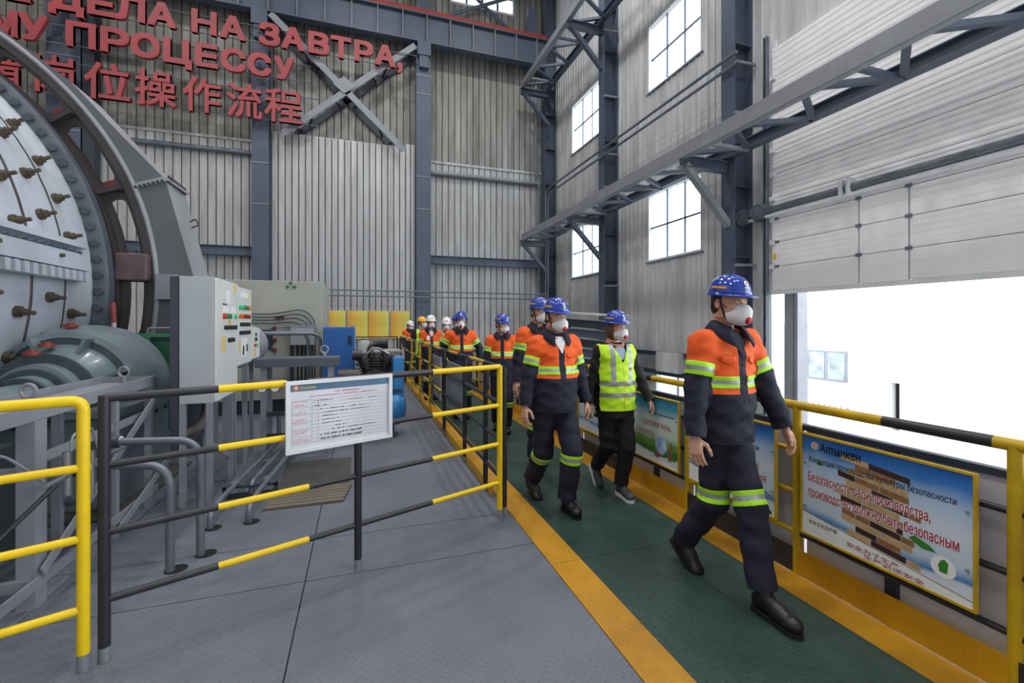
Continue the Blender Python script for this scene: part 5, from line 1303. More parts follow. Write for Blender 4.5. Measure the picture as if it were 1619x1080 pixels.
class Field:
    """Smooth union of simple solids on a grid, turned into a surface mesh."""
    def __init__(self, lo, hi, res):
        self.lo = np.array(lo, float); self.res = res
        self.n = (np.ceil((np.array(hi) - self.lo) / res).astype(int) + 1)
        self.F = np.full(self.n, 0.5, np.float32)
    def _sub(self, a, b, m):
        i0 = np.clip(np.floor((np.array(a) - m - self.lo) / self.res).astype(int), 0, self.n - 1)
        i1 = np.clip(np.ceil((np.array(b) + m - self.lo) / self.res).astype(int) + 1, 1, self.n)
        sl = tuple(slice(i0[k], max(i1[k], i0[k] + 1)) for k in range(3))
        ax = [self.lo[k] + self.res * np.arange(sl[k].start, sl[k].stop) for k in range(3)]
        X, Y, Z = np.meshgrid(*ax, indexing='ij')
        return sl, X, Y, Z
    def _join(self, sl, d, k, sub=False):
        f = self.F[sl]
        if sub:
            h = np.maximum(k - np.abs(f + d), 0) / max(k, 1e-6); r = np.maximum(f, -d) + h * h * k / 4
        else:
            h = np.maximum(k - np.abs(f - d), 0) / max(k, 1e-6); r = np.minimum(f, d) - h * h * k / 4
        self.F[sl] = r
    def cone(self, a, b, ra, rb, k=0.02, ys=1.0, sub=False):
        a = np.array(a, float); b = np.array(b, float); R = max(ra, rb)
        sl, X, Y, Z = self._sub(np.minimum(a, b) - R, np.maximum(a, b) + R, k + 2 * self.res)
        d = cone_d(X, Y, Z, a, b, ra, rb, ys)
        self._join(sl, d.astype(np.float32), k, sub); return self
    def ell(self, c, r, k=0.02, sub=False):
        c = np.array(c, float); r = np.array(r, float)
        sl, X, Y, Z = self._sub(c - r, c + r, k + 2 * self.res)
        x, y, z = (X - c[0]), (Y - c[1]), (Z - c[2])
        k0 = np.sqrt((x / r[0]) ** 2 + (y / r[1]) ** 2 + (z / r[2]) ** 2); k1 = np.sqrt((x / r[0] ** 2) ** 2 + (y / r[1] ** 2) ** 2 + (z / r[2] ** 2) ** 2) + 1e-9
        self._join(sl, (k0 * (k0 - 1) / k1).astype(np.float32), k, sub); return self
    def wrinkle(self, fn):
        ax = [self.lo[k] + self.res * np.arange(self.n[k]) for k in range(3)]
        X, Y, Z = np.meshgrid(*ax, indexing='ij')
        self.F = self.F + fn(X, Y, Z).astype(np.float32); return self
    def mesh(self):
        F = self.F; S = F < 0; n = self.n
        c = np.zeros(n - 1, np.int8)
        for dx in (0, 1):
            for dy in (0, 1):
                for dz in (0, 1):
                    c += S[dx:n[0] - 1 + dx, dy:n[1] - 1 + dy, dz:n[2] - 1 + dz]
        act = (c > 0) & (c < 8)
        idx = np.full(n - 1, -1, np.int64); I = np.argwhere(act); idx[act] = np.arange(len(I))
        P = np.zeros((len(I), 3)); W = np.zeros(len(I))
        cor = [(x, y, z) for x in (0, 1) for y in (0, 1) for z in (0, 1)]
        V = {q: F[I[:, 0] + q[0], I[:, 1] + q[1], I[:, 2] + q[2]] for q in cor}
        for q in cor:
            for k in range(3):
                if q[k] == 0:
                    r = list(q); r[k] = 1; r = tuple(r)
                    a, b = V[q], V[r]; m = (a < 0) != (b < 0)
                    t = np.where(m, a / np.where(m, a - b, 1), 0)
                    p = np.array(q, float)[None, :] + t[:, None] * (np.array(r) - np.array(q))[None, :]
                    P += np.where(m[:, None], p, 0); W += m
        P = (I + P / np.maximum(W, 1)[:, None]) * self.res + self.lo
        Q = []
        for k in range(3):
            u, v = (k + 1) % 3, (k + 2) % 3
            s0 = [slice(None)] * 3; s1 = [slice(None)] * 3; s0[k] = slice(0, n[k] - 1); s1[k] = slice(1, n[k])
            A, B = S[tuple(s0)], S[tuple(s1)]; E = np.argwhere(A != B)
            E = E[(E[:, u] > 0) & (E[:, v] > 0) & (E[:, u] < n[u] - 1) & (E[:, v] < n[v] - 1)]
            if not len(E): continue
            fl = A[E[:, 0], E[:, 1], E[:, 2]]
            def at(du, dv):
                e = E.copy(); e[:, u] -= du; e[:, v] -= dv; return idx[e[:, 0], e[:, 1], e[:, 2]]
            q = np.stack([at(1, 1), at(0, 1), at(0, 0), at(1, 0)], 1)
            q[~fl] = q[~fl][:, ::-1]
            Q.append(q)
        Q = np.concatenate(Q); Q = Q[(Q >= 0).all(1)]
        return P, Q

def cone_d(X, Y, Z, a, b, ra, rb, ys=1.0):
    ba = (b - a).copy(); px, py, pz = X - a[0], (Y - a[1]) / ys, Z - a[2]
    ba[1] /= ys
    t = np.clip((px * ba[0] + py * ba[1] + pz * ba[2]) / (ba @ ba + 1e-12), 0, 1)
    return (np.sqrt((px - ba[0] * t) ** 2 + (py - ba[1] * t) ** 2 + (pz - ba[2] * t) ** 2) - (ra + (rb - ra) * t)) * min(1.0, ys)

def ik(a, c, l1, l2, pole):
    """Middle joint of a two-bone limb from a to c bending towards pole."""
    a, c = np.array(a, float), np.array(c, float); d = c - a; L = np.linalg.norm(d); mx = (l1 + l2) * 0.998
    if L > mx: c = a + d / L * mx; d = c - a; L = mx
    x = (l1 * l1 - l2 * l2 + L * L) / (2 * L); h = math.sqrt(max(l1 * l1 - x * x, 0)); u = d / L
    p = np.array(pole, float); p = p - u * (p @ u)
    return a + u * x + _n(p) * h, c

M_SKIN = mat('skin', (206, 160, 134), 0.5, 0, 0.06, 30.0, tint=(180, 124, 100))
M_ORG = mat('jacket_orange', (236, 92, 22), 0.75, 0, 0.08, 14.0, tint=(196, 70, 16), bump=0.35, bscale=26)
M_NAVY = mat('navy_twill', (22, 25, 47), 0.8, 0, 0.10, 14.0, tint=(14, 16, 31), bump=0.4, bscale=24)
M_BLKC = mat('black_cloth', (20, 20, 23), 0.8, 0, 0.1, 14.0, bump=0.3, bscale=24)
M_LIME = mat('lime_tape', (176, 238, 40), 0.5, 0, 0.03, 20, emit=None)
M_SILV = mat('silver_tape', (166, 172, 176), 0.35, 0.3, 0.06, 40)
M_LIMEV = mat('lime_vest', (196, 246, 30), 0.6, 0, 0.05, 8, bump=0.25, bscale=18)
M_SHIRT = mat('white_shirt', (222, 222, 226), 0.7, 0, 0.04, 10)
M_BOOT = mat('black_leather', (26, 26, 28), 0.4, 0, 0.12, 20)
M_SOLE = mat('black_rubber', (16, 16, 18), 0.7, 0, 0.05)
M_SNK = mat('grey_knit', (78, 78, 82), 0.7, 0, 0.1, 30); M_SNKS = mat('white_rubber', (228, 228, 228), 0.5, 0, 0.03)
M_HBLUE = mat('helmet_blue', (24, 62, 164), 0.16, 0, 0.04, 6, coat=0.5); M_HWHITE = mat('helmet_white', (232, 232, 234), 0.2, 0, 0.02, 6, coat=0.4); M_HYEL = mat('helmet_yellow', (240, 178, 10), 0.2, 0, 0.02, 6, coat=0.4)
M_MASK = mat('respirator_white', (228, 228, 232), 0.7, 0, 0.02, 20); M_VALVE = mat('valve_red', (186, 26, 38), 0.45, 0, 0.05); M_STRAP = mat('strap_red', (196, 44, 52), 0.6, 0, 0.05)
M_HAIRD = mat('hair_dark', (38, 30, 26), 0.6, 0, 0.1, 40); M_HAIRB = mat('hair_brown', (96, 68, 50), 0.55, 0, 0.12, 40, stretch=(1, 1, 0.2))
M_CHIN = mat('strap_dark', (44, 44, 50), 0.7, 0, 0.05); M_GOLD = mat('tape_amber', (228, 158, 20), 0.4, 0, 0.03); M_THREAD = mat('thread_yellow', (226, 180, 40), 0.6, 0, 0)
M_EYEW = mat('eye_white', (210, 206, 200), 0.25, 0, 0); M_EYED = mat('eye_dark', (40, 28, 22), 0.2, 0, 0); M_STKW = mat('sticker_white', (236, 236, 236), 0.4, 0, 0); M_STKR = mat('sticker_red', (170, 34, 34), 0.4, 0, 0); M_STKG = mat('sticker_green', (120, 160, 110), 0.4, 0, 0)

def pmesh(name, V, Fc, mats, parent, mi=None, smooth='all', solid=0.0):
    me = bpy.data.meshes.new(name); me.from_pydata(np.asarray(V).tolist(), [], [list(map(int, f)) for f in Fc])
    if mi is not None: me.polygons.foreach_set('material_index', [int(i) for i in mi])
    finish_mesh(me, mats, smooth)
    o = bpy.data.objects.new(name, me); COL.objects.link(o); o.parent = parent
    if solid: 
        s = o.modifiers.new('thickness', 'SOLIDIFY'); s.thickness = solid; s.offset = 1.0
    return o

class Cloth:
    """A garment surface that can be cut by planes, trimmed and sorted into coloured zones."""
    def __init__(self, V, Q):
        self.bm = bmesh.new(); vs = [self.bm.verts.new(p) for p in V]
        for q in Q:
            try: self.bm.faces.new([vs[i] for i in q])
            except ValueError: pass
        self.bm.normal_update()
    def cut(self, co, no):
        bm = self.bm
        bmesh.ops.bisect_plane(bm, geom=bm.verts[:] + bm.edges[:] + bm.faces[:], plane_co=Vector(co), plane_no=Vector(no), dist=1e-5)
    def centers(self): return np.array([f.calc_center_median() for f in self.bm.faces])
    def drop(self, mask):
        bm = self.bm; fl = [f for f, m in zip(list(bm.faces), mask) if m]
        bmesh.ops.delete(bm, geom=fl, context='FACES')
    def arrays(self):
        bm = self.bm; bm.normal_update(); bm.verts.index_update()
        return np.array([v.co for v in bm.verts]), np.array([v.normal for v in bm.verts]), [[v.index for v in f.verts] for f in bm.faces]
def sub_mesh(V, N, Fc, mask, off):
    use = sorted({i for f, m in zip(Fc, mask) if m for i in f}); mp = {j: k for k, j in enumerate(use)}
    return (V[use] + N[use] * off), [[mp[i] for i in f] for f, m in zip(Fc, mask) if m]

def hand_mesh(wrist, d, thumb, palm, s, res, curl=0.55):
    """Relaxed five-finger hand; d along the fingers, thumb side, palm normal."""
    f = Field((-0.075, -0.05, -0.05), (0.085, 0.10, 0.205), res)
    f.cone((0, 0, -0.05), (0, 0, 0.0), 0.026, 0.026, 0.01, 0.75).cone((0, 0, 0), (0.002, 0.0, 0.04), 0.027, 0.034, 0.012, 0.55).cone((-0.022, 0.0, 0.04), (-0.022, 0.003, 0.082), 0.019, 0.016, 0.012).cone((0.02, 0, 0.04), (0.022, 0.003, 0.085), 0.02, 0.016, 0.012).cone((0, 0, 0.03), (0, 0.003, 0.085), 0.02, 0.017, 0.012)
    for x, L, sp in ((0.030, 0.073, 0.06), (0.0105, 0.082, 0.01), (-0.0095, 0.076, -0.04), (-0.029, 0.060, -0.10)):
        p = np.array((x, 0.003, 0.084)); an = curl * 0.45
        for seg, fr in enumerate((0.45, 0.31, 0.24)):
            an += curl * (0.25 if seg == 0 else 0.55)
            dr = np.array((sp, math.sin(an), math.cos(an))); q = p + _n(dr) * L * fr
            f.cone(p, q, 0.0096 - 0.0008 * seg, 0.0090 - 0.0008 * seg, 0.0025); p = q
    p = np.array((0.026, 0.006, 0.018))
    for dr, L, r in (((0.75, 0.35, 0.6), 0.040, 0.0125), ((0.30, 0.40, 0.9), 0.034, 0.0105), ((0.05, 0.45, 0.9), 0.026, 0.0095)):
        q = p + _n(dr) * L; f.cone(p, q, r, r * 0.9, 0.008); p = q
    V, Q = f.mesh()
    ez = _n(d); ex = np.array(thumb, float); ex = _n(ex - ez * (ex @ ez)); ey = np.cross(ez, ex)
    if ey @ np.array(palm, float) < 0:  # mirror for the other hand
        ey = -ey; Q = Q[:, ::-1]
    return np.array(wrist) + (V[:, :1] * ex + V[:, 1:2] * ey + V[:, 2:3] * ez) * s, Q

def head_parts(yaw, pitch):
    cy, sy, cp, sp = math.cos(yaw), math.sin(yaw), math.cos(pitch), math.sin(pitch)
    Rz = np.array(((cy, -sy, 0), (sy, cy, 0), (0, 0, 1))); Rx = np.array(((1, 0, 0), (0, cp, -sp), (0, sp, cp)))
    return Rz @ Rx

def person(x, y, heading, k, label, helmet='blue', outfit='worker', feet=None, wrists=None, head=(0, 0), girth=1.0, res=0.013, seed=0, fine=True, lean=0.0, hair=None, shirt=None, pocket=True, hem=0.84, group='visitors in orange and navy work suits', elbow_out=(0.35, 0.35), drop=0.0, female=False, tape='shin', hipw=0.088):
    rot = math.atan2(-heading[0], heading[1])
    rs = random.Random(seed); ph = [rs.uniform(0, 6.28) for _ in range(8)]
    hipz = (0.905 - drop) ; K = lambda *p: np.array(p, float)
    sw = 0.172 if not female else 0.166
    hips = {'L': K(-hipw, 0.02 if hipw < 0.08 else 0, hipz), 'R': K(hipw, -0.02 if hipw < 0.08 else 0, hipz)}
    chest = K(0, lean * 0.7, hipz + 0.385); neck = K(0, lean - 0.015, hipz + 0.56)
    sh = {'L': K(-sw, lean * 0.9 - 0.01, hipz + 0.50), 'R': K(sw, lean * 0.9 - 0.01, hipz + 0.50)}
    feet = feet or {'L': (-0.09, 0.12, 0, 0), 'R': (0.09, 0.05, 0, 0)}
    wrists = wrists or {'L': (-0.27, 0.03, 0.88), 'R': (0.27, 0.03, 0.88)}
    ank, knee, footM = {}, {}, {}
    for s in 'LR':
        fx, fy, fz, pit = feet[s]; a = math.radians(pit); ca, sa = math.cos(a), math.sin(a)
        # ball of the foot stays on the ground, the heel turns up by the pitch angle
        o = np.array((0, -0.125, 0.085)); o = np.array((0, o[1] * ca - o[2] * sa * 0 - 0.0, 0)) + np.array((0, -o[2] * (-sa) * -1 * 0, 0))
        yb, zb = -0.125, 0.085
        ank[s] = np.array((fx, fy + yb * ca + zb * sa, fz + -yb * sa + zb * ca))
        footM[s] = (np.array((fx, fy, fz)), a)
        knee[s], ank[s] = ik(hips[s], ank[s], 0.435, 0.415, (0.04 * (1 if s == 'R' else -1), 1, 0.1))
    elb, wri = {}, {}
    for i, s in enumerate('LR'):
        sgn = 1 if s == 'R' else -1
        elb[s], wri[s] = ik(sh[s], np.array(wrists[s]), 0.285, 0.25, (sgn * elbow_out[i], -1, -0.1))

    root = bpy.data.objects.new('person', None)
    # ---- body: head, neck, hands and the limbs under the clothes, one mesh
    hc = neck + K(0, 0.03, 0.176); R = head_parts(*[math.radians(v) for v in head])
    hres = 0.006 if fine else 0.010
    hf = Field((-0.11, -0.13, -0.24), (0.11, 0.14, 0.14), hres)
    fw = 0.93 if female else 1.0
    hf.ell((0, -0.012, 0.03), (0.074 * fw, 0.095, 0.088), 0.02).ell((0, 0.022, -0.035), (0.061 * fw, 0.072, 0.082), 0.03).ell((0, 0.040, -0.078), (0.046 * fw, 0.05, 0.036), 0.03)
    hf.cone((-0.034, 0.080, 0.021), (0.034, 0.080, 0.021), 0.011, 0.011, 0.02).cone((0, 0.090, 0.008), (0, 0.109, -0.030), 0.009, 0.014, 0.012).ell((-0.04, 0.062, -0.025), (0.022, 0.022, 0.02), 0.025).ell((0.04, 0.062, -0.025), (0.022, 0.022, 0.02), 0.025)
    for sx in (-1, 1):
        hf.ell((sx * 0.031, 0.096, 0.001), (0.017, 0.014, 0.010), 0.008, sub=True); hf.ell((sx * 0.0755 * fw, -0.008, -0.006), (0.011, 0.022, 0.031), 0.006); hf.ell((sx * 0.083 * fw, -0.002, -0.004), (0.006, 0.010, 0.014), 0.004, sub=True)
    hf.cone((0, 0.086, -0.060), (0, 0.086, -0.0601), 0.016, 0.016, 0.015)
    hf.cone((0, -0.03, -0.06), (0, -0.045, -0.24), 0.054, 0.060, 0.03)
    HV, HQ = hf.mesh(); HV = HV @ R.T + hc
    parts = [(HV, HQ)]
    bf = Field((-0.55, -0.75, 0.0), (0.55, 0.75, neck[2] + 0.12), 0.028)
    bf.cone(chest, K(0, 0, hipz + 0.05), 0.12, 0.115, 0.04, 0.7).cone(sh['L'], sh['R'], 0.055, 0.055, 0.04).cone(neck - K(0, 0, 0.08), neck + K(0, 0, 0.06), 0.06, 0.05, 0.04)
    for s in 'LR':
        bf.cone(hips[s], knee[s], 0.066, 0.05, 0.03).cone(knee[s], ank[s], 0.048, 0.035, 0.02).cone(sh[s], elb[s], 0.045, 0.038, 0.02).cone(elb[s], wri[s], 0.036, 0.027, 0.02)
    parts.append(bf.mesh())
    for s in 'LR':
        sgn = 1 if s == 'R' else -1; d = _n(wri[s] - elb[s]); d = _n(d + K(0, 0.12, -0.05))
        parts.append(hand_mesh(wri[s], d, K(-sgn * 0.35, 1, 0.1), K(-sgn, -0.25, 0), 0.98 if not female else 0.88, 0.0042 if fine else 0.008, 0.6 if s == 'L' else 0.5))
    nv = 0; AV = []; AQ = []
    for V, Q in parts: AV.append(V); AQ += (Q + nv).tolist(); nv += len(V)
    body_me = bpy.data.meshes.new('person'); body_me.from_pydata((np.concatenate(AV)).tolist(), [], AQ); finish_mesh(body_me, [M_SKIN], 'all')
    bpy.data.objects.remove(root)
    body = bpy.data.objects.new('person', body_me); COL.objects.link(body)
    body.location = (x, y, 0.026 * k); body.rotation_euler = (0, 0, rot); body.scale = (k, k, k)
    tag(body, label, 'person', group)

    # ---- jacket
    g = girth
    arms = [(s, sh[s], elb[s], wri[s]) for s in 'LR']
    jf = Field((-0.60, -0.55, hipz - 0.2), (0.60, 0.55, neck[2] + 0.08), res)
    tw = 0.166 * g if not female else 0.182
    torso = [(chest + K(0, 0, 0.02), K(0, 0.01, hipz + 0.18), tw, tw * (1.0 if not female else 0.93), 0.74), (K(0, 0.012, hipz + 0.18), K(0, 0.0, hipz - 0.16), tw * (1.02 if not female else 0.98), tw * 1.13, 0.80 * (1 + (g - 1) * 1.4))]
    for a, b, ra, rb, ys in torso: jf.cone(a, b, ra, rb, 0.06, ys)
    jf.cone(sh['L'] + K(0.03, 0, -0.012), sh['R'] + K(-0.03, 0, -0.012), 0.074, 0.074, 0.06).cone(sh['L'] * 0.45 + neck * 0.55 - K(0, 0, 0.055), sh['R'] * 0.45 + neck * 0.55 - K(0, 0, 0.055), 0.062, 0.062, 0.05)
    for s, a, b, c in arms:
        jf.cone(a, b, 0.079 * (1 if not female else 0.82), 0.064 * (1 if not female else 0.82), 0.035).cone(b, c + (c - b) * 0.15, 0.064 * (1 if not female else 0.82), 0.054 * (1 if not female else 0.85), 0.018)
    def wr(X, Y, Z):
        w = 0.0050 * np.sin(34 * Z + 16 * X + 11 * Y + ph[0]) * np.sin(17 * X - 12 * Y + ph[1]) + 0.0040 * np.sin(58 * Z - 22 * X + ph[2]) * np.sin(27 * Y + 21 * X + ph[3]) + 0.0018 * np.sin(95 * Z + 40 * X + ph[4])
        return w
    jf.wrinkle(wr)
    V, Q = jf.mesh(); C = Cloth(V, Q)
    def armstate(P):
        """Nearest arm for each point, distance margin to the torso, fraction along upper arm and forearm."""
        out = {}
        X, Y, Z = P[:, 0], P[:, 1], P[:, 2]
        dt = np.min([cone_d(X, Y, Z, np.array(a, float), np.array(b, float), ra, rb, ys) for a, b, ra, rb, ys in torso] + [cone_d(X, Y, Z, sh['L'] * 0.6, sh['R'] * 0.6 + K(0, 0, 0), 0.09, 0.09)], axis=0)
        for s, a, b, c in arms:
            da = np.minimum(cone_d(X, Y, Z, a, b, 0.079, 0.064), cone_d(X, Y, Z, b, c, 0.064, 0.054))
            u = (P - a) @ (b - a) / ((b - a) @ (b - a)); f2 = (P - b) @ (c - b) / ((c - b) @ (c - b))
            out[s] = (da < dt - 0.004, u, f2)
        return out
    bz = (hipz + 0.250, hipz + 0.318)       # chest tape
    zc = hipz + 0.218                       # lower edge of the orange yoke
    ua = (0.38, 0.64)                       # tape on the upper sleeve
    C.cut((0, 0, hem - drop), (0, 0, 1))
    for s, a, b, c in arms: C.cut(c - (c - b) * 0.03, c - b)
    P = C.centers(); st = armstate(P)
    dropm = P[:, 2] < hem - drop
    for s in 'LR':
        dropm = np.where(st[s][0], False, dropm)
    for s in 'LR': dropm = dropm | (st[s][0] & (st[s][2] > 0.97))
    C.drop(dropm)
    worker = outfit in ('worker',)
    if worker:
        for z in (zc, bz[0], bz[0] + 0.023, bz[1] - 0.023, bz[1]): C.cut((0, 0, z), (0, 0, 1))
        for xx in (-0.027, 0.027): C.cut((xx, 0, 0), (1, 0, 0))
        for s, a, b, c in arms:
            for u in (ua[0], ua[0] + 0.09, ua[1] - 0.09, ua[1]): C.cut(a + (b - a) * u, b - a)
    V, N, Fc = C.arrays(); P = np.array([V[f].mean(0) for f in Fc]); st = armstate(P)
    isarm = st['L'][0] | st['R'][0]
    mi = np.ones(len(Fc), int) if worker else np.zeros(len(Fc), int)
    bandA = np.zeros(len(Fc), bool); stripe = np.zeros(len(Fc), int)
    if worker:
        front = P[:, 1] > lean * 0.6
        placket = (np.abs(P[:, 0]) < 0.027) & front & ~isarm
        mi[(P[:, 2] > zc) & ~isarm & ~placket] = 0
        for s in 'LR':
            m, u, f2 = st[s]; m = m & (f2 < 0.25)
            mi[m & (u < ua[1])] = 0; mi[m & (u >= ua[1])] = 1
            bb = m & (u > ua[0]) & (u < ua[1]); bandA |= bb
            stripe[bb & (u > ua[0] + 0.09) & (u < ua[1] - 0.09)] = 1
        bt = (P[:, 2] > bz[0]) & (P[:, 2] < bz[1]) & ~isarm & ~placket
        stripe[bt & (P[:, 2] > bz[0] + 0.023) & (P[:, 2] < bz[1] - 0.023)] = 1
        jm = [M_ORG, M_NAVY]
    else:
        jm = [M_BLKC]
    jacket = pmesh('jacket', V, Fc, jm, body, mi)
    if worker:
        for nm, m in (('chest_tape', bt & (P[:, 0] < 0) & front), ('chest_tape', bt & (P[:, 0] > 0) & front), ('back_tape', bt & ~front), ('sleeve_tape', bandA & (P[:, 0] < 0)), ('sleeve_tape', bandA & (P[:, 0] > 0))):
            if m.any():
                v2, f2 = sub_mesh(V, N, Fc, m, 0.0025); pmesh(nm, v2, f2, [M_LIME, M_SILV], jacket, stripe[m], solid=0.002)
    bvh = None
    from mathutils.bvhtree import BVHTree
    bvh = BVHTree.FromPolygons([tuple(p) for p in V], [tuple(f) for f in Fc])
    def front_pt(px, pz, off=0.004, tree=None):
        h = (tree or bvh).ray_cast(Vector((px, 0.8, pz)), Vector((0, -1, 0)))
        return (px, (h[0].y if h[0] else 0.15) + off, pz)
    def patch(name, poly_grid, m, par, off=0.004, tree=None, solid=0.0):
        """poly_grid: rows of (x, z) points laid on the chest."""
        V2 = [front_pt(px, pz, off, tree) for row in poly_grid for px, pz in row]; w = len(poly_grid[0]); F2 = []
        for i in range(len(poly_grid) - 1):
            for j in range(w - 1): F2.append((i * w + j, i * w + j + 1, (i + 1) * w + j + 1, (i + 1) * w + j))
        return pmesh(name, V2, F2, [m], par, solid=solid)
    def grid(x0, x1, z0, z1, nx=6, nz=4, dip=0.0):
        return [[(x0 + (x1 - x0) * j / nx, z0 + (z1 - z0) * i / nz - (dip * (1 - i / nz) * (1 - abs(2 * j / nx - 1)))) for j in range(nx + 1)] for i in range(nz + 1)]
    if worker and fine and pocket:
        for sgn in (-1, 1):
            patch('pocket_flap', grid(sgn * 0.045, sgn * 0.125, hipz + 0.40, hipz + 0.428, dip=0.018), M_ORG, jacket, 0.005, solid=0.002)
            tv, tf = text_mesh('Алтынкен')
            xs = [p[0] for p in tv]; a0, a1 = min(xs), max(xs); hh = 0.010
            x0, x1 = (0.115, 0.06) if sgn > 0 else (-0.06, -0.115)
            pmesh('stitched_name', [front_pt(x0 + (p[0] - a0) / (a1 - a0) * (x1 - x0), hipz + 0.446 + p[1] * hh, 0.0035) for p in tv], tf, [M_THREAD], jacket, smooth=False)
        for q in range(4): 
            c = front_pt(0.0, hipz + 0.38 - 0.10 * q, 0.0); mbq = MB().cyl((c[0], c[1], c[2]), (c[0], c[1] + 0.005, c[2]), 0.006, 8); pmesh('snap', mbq.v, mbq.f, [M_CHIN], jacket)
    # ---- collar
    if worker:
        cv, cf, n = [], [], 20
        for i in range(n + 1):
            a = math.radians(-50 + 0 + (280) * i / n) ; a = math.radians(115 + 310 * i / n)  # from front left round the back to front right
            ca, sa = math.cos(a), math.sin(a); fr = max(0, sa)
            cx_, cy_ = 0.0, neck[1] + 0.004
            top = (cx_ + 0.074 * ca, cy_ + 0.076 * sa + 0.004, neck[2] + 0.072 - 0.040 * fr)
            mid = (cx_ + 0.100 * ca, cy_ + 0.104 * sa + 0.010, neck[2] + 0.045 - 0.055 * fr)
            out = (cx_ + (0.130 + 0.012 * fr) * ca, cy_ + (0.122 + 0.024 * fr) * sa + 0.012, neck[2] + 0.010 - 0.105 * fr ** 1.5)
            cv += [top, mid, out]
        for i in range(n):
            for q in range(2): cf.append((i * 3 + q, i * 3 + q + 1, (i + 1) * 3 + q + 1, (i + 1) * 3 + q))
        pmesh('collar', cv, cf, [M_NAVY], jacket, solid=0.006)
        if shirt:
            pass
        patch('shirt_front', [[((-0.066 + 0.132 * j / 6) * (i / 5 + 0.02), neck[2] - 0.135 + 0.14 * i / 5) for j in range(7)] for i in range(6)], shirt or M_NAVY, body, 0.005)
    vest_tree = None
    if outfit in ('vest', 'vest_white'):
        vf = Field((-0.30, -0.30, hipz - 0.22), (0.30, 0.35, neck[2] + 0.06), res)
        for a, b, ra, rb, ys in torso: vf.cone(a, b, ra + 0.016, rb + 0.026, 0.06, ys)
        vf.cone(sh['L'] + K(0.03, 0, -0.008), sh['R'] + K(-0.03, 0, -0.008), 0.084, 0.084, 0.06).cone(sh['L'] * 0.45 + neck * 0.55 - K(0, 0, 0.052), sh['R'] * 0.45 + neck * 0.55 - K(0, 0, 0.052), 0.071, 0.071, 0.05)
        vf.wrinkle(wr)
        VV, VQ = vf.mesh(); C = Cloth(VV, VQ); vh = hipz - 0.075; wx = sw + 0.032
        C.cut((0, 0, vh), (0, 0, 1)); C.cut((wx, 0, 0), (1, 0, 0)); C.cut((-wx, 0, 0), (1, 0, 0))
        vz = neck[2] - 0.175
        nz_ = (0.62, 0, -0.79)
        C.cut((0, 0, vz), (0.9, 0, -0.42)); C.cut((0, 0, vz), (-0.9, 0, -0.42))
        for z in (hipz + 0.055, hipz + 0.10, hipz + 0.165, hipz + 0.21): C.cut((0, 0, z), (0, 0, 1))
        for xx in (-0.115, -0.07, 0.07, 0.115): C.cut((xx, 0, 0), (1, 0, 0))
        P = C.centers(); vn = (P[:, 2] - vz) * 0.42 > np.abs(P[:, 0]) * 0.9
        C.drop((P[:, 2] < vh) | (np.abs(P[:, 0]) > wx) | (vn & (P[:, 1] > lean * 0.5)) | (P[:, 2] > neck[2] + 0.005))
        V2, N2, F2 = C.arrays(); P = np.array([V2[f].mean(0) for f in F2])
        vest = pmesh('vest', V2, F2, [M_LIMEV if outfit == 'vest' else M_SHIRT], body, solid=0.003)
        for m in (((P[:, 2] > hipz + 0.055) & (P[:, 2] < hipz + 0.10)), ((P[:, 2] > hipz + 0.165) & (P[:, 2] < hipz + 0.21))):
            a, b = sub_mesh(V2, N2, F2, m, 0.004); pmesh('waist_tape', a, b, [M_SILV], vest)
        for lo_, hi_ in ((-0.115, -0.07), (0.07, 0.115)):
            m = (P[:, 0] > lo_) & (P[:, 0] < hi_) & (P[:, 2] > hipz + 0.205)
            a, b = sub_mesh(V2, N2, F2, m, 0.0042); pmesh('shoulder_tape', a, b, [M_SILV], vest)
        vest_tree = BVHTree.FromPolygons([tuple(p) for p in V2], [tuple(f) for f in F2])
        if fine:
            em = MB(); ring = [(-0.085 + 0.016 * math.cos(q * PI / 8), hipz + 0.33 + 0.016 * math.sin(q * PI / 8)) for q in range(16)]
            pmesh('emblem', [front_pt(a, b, 0.006, vest_tree) for a, b in ring], [tuple(range(16))], [M_STKR], vest, smooth=False)
            patch('zip_edge', grid(-0.012, -0.006, hipz - 0.07, vz - 0.01, 1, 14), M_GOLD, vest, 0.005, vest_tree)
        patch('shirt_front', grid(-0.05, 0.05, neck[2] - 0.14, neck[2] - 0.02, 6, 6), mat('shirt_pale_blue', (150, 170, 200), 0.7, 0, 0.1, 20) if outfit == 'vest' else M_SHIRT, body, 0.004)
        if female:
            sc_ = MB().tube([(0.075 * math.cos(a_), neck[1] + 0.012 + 0.075 * math.sin(a_), neck[2] + 0.012 - 0.025 * math.sin(a_)) for a_ in np.linspace(0, 2 * PI, 18, endpoint=False)], 0.020, 8, closed=True)
            pmesh('scarf', sc_.v, sc_.f, [mat('scarf_rust', (176, 92, 74), 0.8, 0, 0.2, 30, tint=(210, 180, 160))], body)

    # ---- trousers
    tf_ = Field((-0.36, -0.75, 0.02), (0.36, 0.75, hipz + 0.14), res)
    hw = 0.140 * (girth if not female else 1.12)
    tf_.cone(K(-0.045, 0, hipz + 0.03), K(0.045, 0, hipz + 0.03), hw * 0.80, hw * 0.80, 0.04, 0.95).cone(K(0, 0, hipz + 0.12), K(0, 0, hipz), hw * 0.88, hw * 0.95, 0.05, 0.8)
    lw = (1.0 + (girth - 1) * 0.6) * (1.0 if not female else 1.04)
